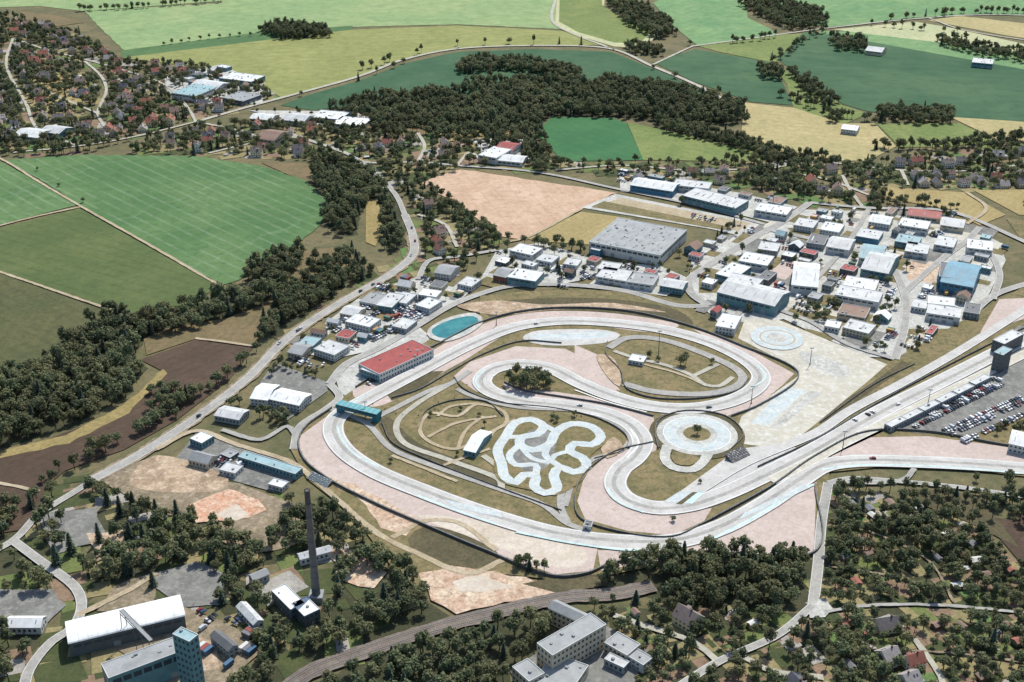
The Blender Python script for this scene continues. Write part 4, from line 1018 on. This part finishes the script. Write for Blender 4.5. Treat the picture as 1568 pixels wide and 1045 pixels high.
NG.interface.new_socket('Geometry',in_out='INPUT',socket_type='NodeSocketGeometry'); NG.interface.new_socket('Geometry',in_out='OUTPUT',socket_type='NodeSocketGeometry')
gi=NG.nodes.new('NodeGroupInput');go=NG.nodes.new('NodeGroupOutput'); ip=NG.nodes.new('GeometryNodeInstanceOnPoints'); ci=NG.nodes.new('GeometryNodeCollectionInfo')
ci.inputs['Collection'].default_value=PC; ci.inputs['Separate Children'].default_value=True; ci.inputs['Reset Children'].default_value=True
def named(n,t):
    x=NG.nodes.new('GeometryNodeInputNamedAttribute'); x.data_type=t; x.inputs['Name'].default_value=n; return x.outputs['Attribute']
L_=NG.links.new
L_(gi.outputs[0],ip.inputs['Points']); L_(ci.outputs[0],ip.inputs['Instance']); ip.inputs['Pick Instance'].default_value=True
L_(named('idx','INT'),ip.inputs['Instance Index']); L_(named('rot','FLOAT_VECTOR'),ip.inputs['Rotation']); L_(named('scl','FLOAT_VECTOR'),ip.inputs['Scale']); L_(ip.outputs[0],go.inputs[0])
def pick(kind):
    r=R()
    if kind=='bush': return random.choice((7,8)) if r<.25 else random.randrange(7)
    return random.choice((9,10)) if r<.08 else random.randrange(7)
NT=[0]
def forest(name,pts,spc,smin=.8,smax=1.15,kind='mix',clear=2.5,prob=1.0,gaps=0.0,floor=None):
    dense = name in('woodland_trees','forest_trees')
    spc*= .82 if dense else .84
    W=PX(pts); xs=[p.x for p in W]; ys=[p.y for p in W]
    if floor is None: floor=dense
    if floor:
        ZU[0]+=.004; mb=MB(); mb.face([(p.x,p.y,ZU[0]) for p in jitter(W,3)]); mb.obj('woodland_floor',[M_under])
    X,Y=np.meshgrid(np.arange(min(xs),max(xs)+spc,spc),np.arange(min(ys),max(ys)+spc,spc)); X=X.ravel();Y=Y.ravel()
    X=X+np.random.uniform(-.45,.45,X.shape)*spc; Y=Y+np.random.uniform(-.45,.45,Y.shape)*spc
    ok=pip(X,Y,W)&(np.random.rand(len(X))<prob)
    if gaps>0:
        ph=[U(0,6) for _ in range(4)]
        g=np.sin(X/17+ph[0])*np.sin(Y/21+ph[1])+np.sin(X/41+Y/33+ph[2])*.8+np.sin(X/9-Y/12+ph[3])*.4
        ok&=g>(-1.5+gaps*2.2)
    data=[]
    for x,y in zip(X[ok],Y[ok]):
        if isocc(x,y,clear): continue
        s=U(smin,smax)*(1.0 if R()<.85 else .7); data.append((x,y,0.1,pick(kind),U(0,6.28),s,s*U(.8,1.2)))
    scatter_obj(name,data); NT[0]+=len(data)
def row(name,pts,spc,width=4,smin=.7,smax=1.1,kind='mix',prob=.9):
    pth=catmull(PX(pts),False,spc); data=[]
    for p in pth:
        for _ in range(max(1,int(width/6))):
            if R()>prob: continue
            x=p.x+U(-.5,.5)*width;y=p.y+U(-.5,.5)*width
            if isocc(x,y,1): continue
            s=U(smin,smax); data.append((x,y,0.1,pick(kind),U(0,6.28),s,s*U(.85,1.15)))
    scatter_obj(name,data); NT[0]+=len(data)
F=forest
F('woodland_trees',[(480,178),(560,152),(700,140),(740,128),(960,125),(1060,142),(1140,165),(1145,190),(1050,195),(960,182),(840,178),(830,192),(700,198),(560,196)],9.4,.9,1.35,gaps=.12)
F('woodland_trees',[(698,108),(720,95),(800,95),(890,112),(890,126),(820,114),(760,110),(705,116)],8,.9,1.3)
F('woodland_trees',[(395,48),(430,40),(500,47),(508,58),(430,62)],8,.9,1.3)
F('woodland_trees',[(1000,190),(1100,205),(1190,232),(1290,255),(1340,250),(1330,262),(1200,255),(1100,222),(1020,205)],8,.8,1.1)
F('woodland_trees',[(478,245),(540,255),(600,290),(620,330),(620,380),(590,395),(585,340),(575,305),(550,330),(545,362),(515,362),(495,340),(500,305),(480,280)],9,.8,1.25)
F('woodland_trees',[(378,412),(400,398),(445,382),(466,392),(450,420),(430,445),(378,432)],9,.9,1.2)
F('woodland_trees',[(430,448),(520,380),(545,385),(560,420),(500,455),(450,500),(420,520),(400,500)],9,.8,1.1,gaps=.2)
F('woodland_trees',[(-140,615),(0,580),(80,552),(130,512),(172,482),(225,490),(340,456),(440,448),(410,470),(350,486),(290,510),(225,520),(205,548),(225,565),(190,612),(100,660),(0,690),(-140,720)],9,.9,1.4)
F('roadside_trees',[(230,600),(265,590),(300,612),(275,640),(235,650)],9,.6,1,gaps=.2)
F('roadside_trees',[(60,745),(190,685),(350,582),(430,512),(520,455),(600,410),(610,398),(520,440),(430,490),(380,540),(330,590),(190,668),(70,728)],9,.7,1.15,gaps=.12)
F('roadside_trees',[(200,712),(300,650),(400,572),(450,530),(440,560),(400,600),(330,650),(300,670),(240,700)],11,.5,.9,prob=.7)
for v in (VTL,VTM): F('village_trees',v,10,.6,1.15,prob=.9,gaps=.08,clear=2)
F('village_trees',[(600,290),(640,278),(700,318),(740,345),(770,370),(760,385),(700,420),(650,405),(620,330)],9.5,.6,1.1,prob=.85,clear=2)
F('village_trees',[(520,205),(560,190),(670,178),(830,192),(845,250),(720,218),(640,210)],9,.8,1.15,gaps=.25)
F('village_trees',[(800,250),(900,250),(1000,250),(1165,250),(1250,260),(1250,300),(1150,290),(950,268),(820,262)],10,.6,1.1,prob=.85,clear=2)
F('village_trees',[(1165,240),(1340,252),(1450,235),(1640,200),(1640,290),(1400,288),(1340,290),(1340,322),(1250,312),(1150,290)],10,.6,1.15,prob=.85,gaps=.08,clear=2)
F('village_trees',[(-80,95),(0,90),(40,100),(66,150),(30,175),(-80,180)],8,.9,1.2)
F('hedgerow_trees',[(1250,275),(1330,330),(1450,330),(1470,320),(1340,300)],9,.6,1,gaps=.3)
F('hedgerow_trees',[(1560,300),(1640,300),(1640,360),(1580,350)],8,.7,1)
F('industrial_estate_trees',EST,14,.45,.85,prob=.55,clear=1.5)
F('industrial_estate_trees',[(1215,495),(1240,468),(1285,455),(1290,490),(1250,505)],8,.6,.9,clear=2)
F('industrial_estate_trees',[(1050,420),(1070,405),(1110,420),(1060,460)],9,.6,.9,prob=.8,clear=2)
F('industrial_estate_trees',[(495,498),(560,450),(640,425),(780,430),(640,500),(560,540),(440,540)],14,.45,.8,prob=.55,clear=1.5)
F('industrial_estate_trees',[(735,370),(900,380),(1060,400),(1050,445),(900,445),(735,440)],14,.45,.85,prob=.55,clear=1.5)
F('industrial_estate_trees',[(400,620),(440,640),(480,635),(470,648),(420,650),(385,640)],8,.5,.8,clear=1)
F('industrial_estate_trees',[(430,560),(505,580),(500,590),(420,562)],7,.5,.7,clear=1)
F('industrial_estate_trees',[(380,172),(600,172),(590,200),(480,200)],13,.6,1,prob=.6)
row('hedgerow_trees',[(690,320),(730,355),(790,372),(900,385)],5,8)
row('hedgerow_trees',[(820,262),(950,290),(1060,318)],6,5)
row('hedgerow_trees',[(905,380),(1010,400),(1080,372),(1140,340)],8,4,.5,.8)
row('roadside_trees',[(430,155),(550,124),(620,98),(640,84)],28,6,.7,1)
row('roadside_trees',[(700,70),(820,68),(925,70)],30,6,.7,1)
row('roadside_trees',[(1000,108),(1080,135),(1112,150)],12,8,.7,1)
row('roadside_trees',[(560,108),(600,96),(650,82)],14,10,.8,1.1)
row('hedgerow_trees',[(60,262),(125,312)],60,3,.4,.6); row('hedgerow_trees',[(180,345),(245,385)],60,3,.4,.6)
F('hedgerow_trees',[(925,0),(990,15),(1035,45),(1040,65),(1000,60),(960,40)],9,.9,1.3,gaps=.05)
F('hedgerow_trees',[(1130,10),(1180,0),(1260,22),(1270,38),(1220,50),(1190,40)],9,.9,1.2,gaps=.05)
F('hedgerow_trees',[(955,70),(1010,76),(1020,88),(960,84)],9,.9,1.2)
F('hedgerow_trees',[(1265,60),(1330,66),(1322,82),(1280,78)],9,.9,1.2)
F('hedgerow_trees',[(1430,58),(1640,96),(1640,108),(1500,88),(1440,72)],10,.8,1.2)
F('hedgerow_trees',[(1160,105),(1195,108),(1200,125),(1170,125)],9,.9,1.2); F('hedgerow_trees',[(1205,112),(1240,125),(1285,160),(1260,168),(1225,140)],9,.9,1.2,gaps=.2)
F('hedgerow_trees',[(1340,172),(1455,172),(1458,190),(1400,192),(1340,186)],9,.9,1.2)
F('hedgerow_trees',[(1270,176),(1290,178),(1285,192),(1270,190)],8,.8,1.1)
row('hedgerow_trees',[(1200,150),(1270,175),(1340,190)],14,12,.8,1.1); row('hedgerow_trees',[(1180,96),(1300,40),(1420,48),(1460,50)],12,10,.8,1.2)
row('hedgerow_trees',[(1340,228),(1450,228),(1530,218),(1640,222)],7,14,.8,1.2)
row('hedgerow_trees',[(1060,70),(1130,66),(1190,58)],12,8,.8,1.1); row('hedgerow_trees',[(1360,32),(1480,22),(1600,20)],12,14,.8,1.1)
row('hedgerow_trees',[(250,70),(320,60),(400,54)],14,4,.5,.8); row('hedgerow_trees',[(120,18),(200,14),(340,4)],8,10,.8,1.1)
# south
F('forest_trees',[(925,878),(1000,852),(1080,848),(1245,855),(1243,935),(1150,938),(1050,932),(940,905)],8,.85,1.15,clear=2)
F('forest_trees',[(1275,790),(1330,780),(1420,800),(1480,840),(1450,870),(1350,860),(1268,850)],8.5,.7,1.05,gaps=.1,clear=1.5)
F('allotment_trees',[(1270,750),(1400,768),(1480,790),(1560,870),(1640,900),(1640,960),(1450,935),(1258,930)],7.0,.5,.95,'bush',gaps=.03,clear=.5)
F('allotment_trees',[(1262,945),(1640,955),(1640,1110),(1280,1110),(1240,960)],7.0,.5,.95,'bush',prob=.95,clear=.5)
F('forest_trees',[(1270,945),(1350,940),(1400,980),(1380,1060),(1290,1060)],9,.7,1.05,gaps=.2,clear=1)
F('forest_trees',[(1460,960),(1600,960),(1640,1100),(1540,1100),(1500,1020)],9,.7,1.05,gaps=.25,clear=1)
row('roadside_trees',[(1272,745),(1300,745),(1380,750),(1480,760),(1560,775)],7,12,.6,.9)
row('roadside_trees',[(1262,760),(1256,800),(1250,850)],6,4,.6,.8)
F('roadside_trees',[(1480,735),(1540,742),(1568,760),(1600,830),(1560,810),(1490,760)],8,.6,1,gaps=.1)
F('roadside_trees',[(1400,745),(1480,748),(1560,830),(1480,800),(1400,775)],9,.5,.9,prob=.7)
F('woodland_trees',[(1490,660),(1568,600),(1660,600),(1640,680),(1568,668),(1510,675)],8,.5,.8)
F('village_trees',[(940,912),(1060,935),(1240,940),(1240,1000),(1260,1100),(980,1100),(930,960),(905,930)],8,.5,1,prob=.95,clear=.6)
F('forest_trees',[(700,945),(780,940),(840,925),(840,970),(820,1010),(780,1030),(760,1100),(470,1100),(520,1025),(600,995)],9,.8,1.15,gaps=.03,clear=2)
F('forest_trees',[(480,775),(540,790),(555,830),(600,868),(640,885),(660,925),(690,940),(640,965),(560,995),(460,1020),(420,960),(500,930),(520,900),(500,850),(440,840),(400,800),(430,770)],8.5,.8,1.1,gaps=.05,clear=2.5)
F('forest_trees',[(240,795),(340,805),(400,850),(430,800),(470,790),(460,840),(400,870),(350,890),(300,858),(220,880),(160,885),(180,850),(230,840)],9,.8,1.2,gaps=.03,clear=2)
F('forest_trees',[(340,885),(400,900),(420,960),(450,1020),(400,1080),(350,1080),(400,1000),(360,955),(330,930)],9,.8,1.1,clear=2.5)
F('forest_trees',[(-80,800),(60,760),(160,750),(240,790),(200,830),(60,850),(-80,880)],10,.8,1.15,gaps=.22,clear=2)
F('forest_trees',[(-80,850),(40,850),(120,880),(115,930),(60,910),(-80,905)],9,.8,1.1,gaps=.05,clear=2)
F('forest_trees',[(130,850),(180,855),(215,885),(160,905),(130,920),(125,890)],9,.8,1.1,clear=2)
F('forest_trees',[(-80,980),(20,970),(70,975),(40,1020),(20,1100),(-80,1100)],9,.8,1.1,clear=2)
F('roadside_trees',[(500,740),(560,772),(600,840),(560,830),(520,785),(490,760)],9,.6,.9,gaps=.2)
F('forest_trees',[(780,870),(850,885),(840,880),(800,862)],7,.6,.8)
F('forest_trees',[(870,905),(930,890),(930,908),(880,912)],8,.5,.8,gaps=.1,clear=2)
F('roadside_trees',[(700,935),(780,922),(840,915),(780,930),(710,948)],8,.5,.8)
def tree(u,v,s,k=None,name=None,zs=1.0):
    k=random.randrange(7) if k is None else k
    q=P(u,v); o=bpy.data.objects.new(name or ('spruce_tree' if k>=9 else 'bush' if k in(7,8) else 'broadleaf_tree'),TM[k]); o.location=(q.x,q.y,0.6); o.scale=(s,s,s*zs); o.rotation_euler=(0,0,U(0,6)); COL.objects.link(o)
for u,v,s in [(780,590,.9),(790,582,1),(797,592,1.05),(806,598,1.1),(815,600,1.1),(824,592,1.05),(832,596,1),(838,588,.9),(808,586,1.1),(820,582,.95),(798,600,.9),(842,596,.8),(786,597,.9),
   (1042,562,.9),(1050,560,.8),(994,550,.6),(1068,667,.7),(846,645,.5),(852,648,.5),(733,640,.4),(742,655,.4),(706,630,.4),(660,640,.4),(880,640,.45),(1030,800,.4),(1072,742,.35),(700,700,.4),(598,710,.4),
   (1008,555,.5),(1090,560,.5)]: tree(u,v,s)
for u,v,s in [(240,792,1),(205,780,1),(185,790,1.1),(165,775,1),(110,850,1.2),(88,868,1.2),(220,830,1),(235,900,.9),(195,880,1.1)]: tree(u,v,s,random.choice((9,10)))
for _ in range(26):
    t=_/26; tree(565+360*t+U(-8,8),610+30*math.sin(t*9)+U(-3,3),.25,7,'bush')
print('houses',nh[0],'trees',NT[0],'z',ZC[0],'zu',ZU[0],'chimney',hh)
# ------------------------------------------------------------------ light, sky, camera
EL,AZ=54,24
w=bpy.data.worlds.new('World'); scene.world=w; w.use_nodes=True; nt=w.node_tree
sk=nt.nodes.new('ShaderNodeTexSky'); sk.sky_type='NISHITA'; sk.sun_disc=False; sk.sun_elevation=math.radians(EL); sk.sun_rotation=math.radians(AZ)
nt.links.new(sk.outputs[0],nt.nodes['Background'].inputs[0]); nt.nodes['Background'].inputs[1].default_value=.15
sd=bpy.data.lights.new('sun','SUN'); sd.energy=4.6; sd.angle=math.radians(.5); sd.color=(1,.96,.89)
so=bpy.data.objects.new('sun',sd); COL.objects.link(so)
dirv=Vector((math.sin(math.radians(AZ))*math.cos(math.radians(EL)),math.cos(math.radians(AZ))*math.cos(math.radians(EL)),math.sin(math.radians(EL))))
so.rotation_euler=dirv.to_track_quat('Z','Y').to_euler(); so.location=(0,0,600)
cd=bpy.data.cameras.new('camera'); cd.lens=36*FPX/1568; cd.sensor_width=36; cd.clip_start=1; cd.clip_end=40000
co=bpy.data.objects.new('camera',cd); co.location=(0,0,HC); co.rotation_euler=(math.pi/2-PITCH,0,0); COL.objects.link(co); scene.camera=co
scene.view_settings.view_transform='Standard'; scene.view_settings.look='None'; scene.view_settings.exposure=0
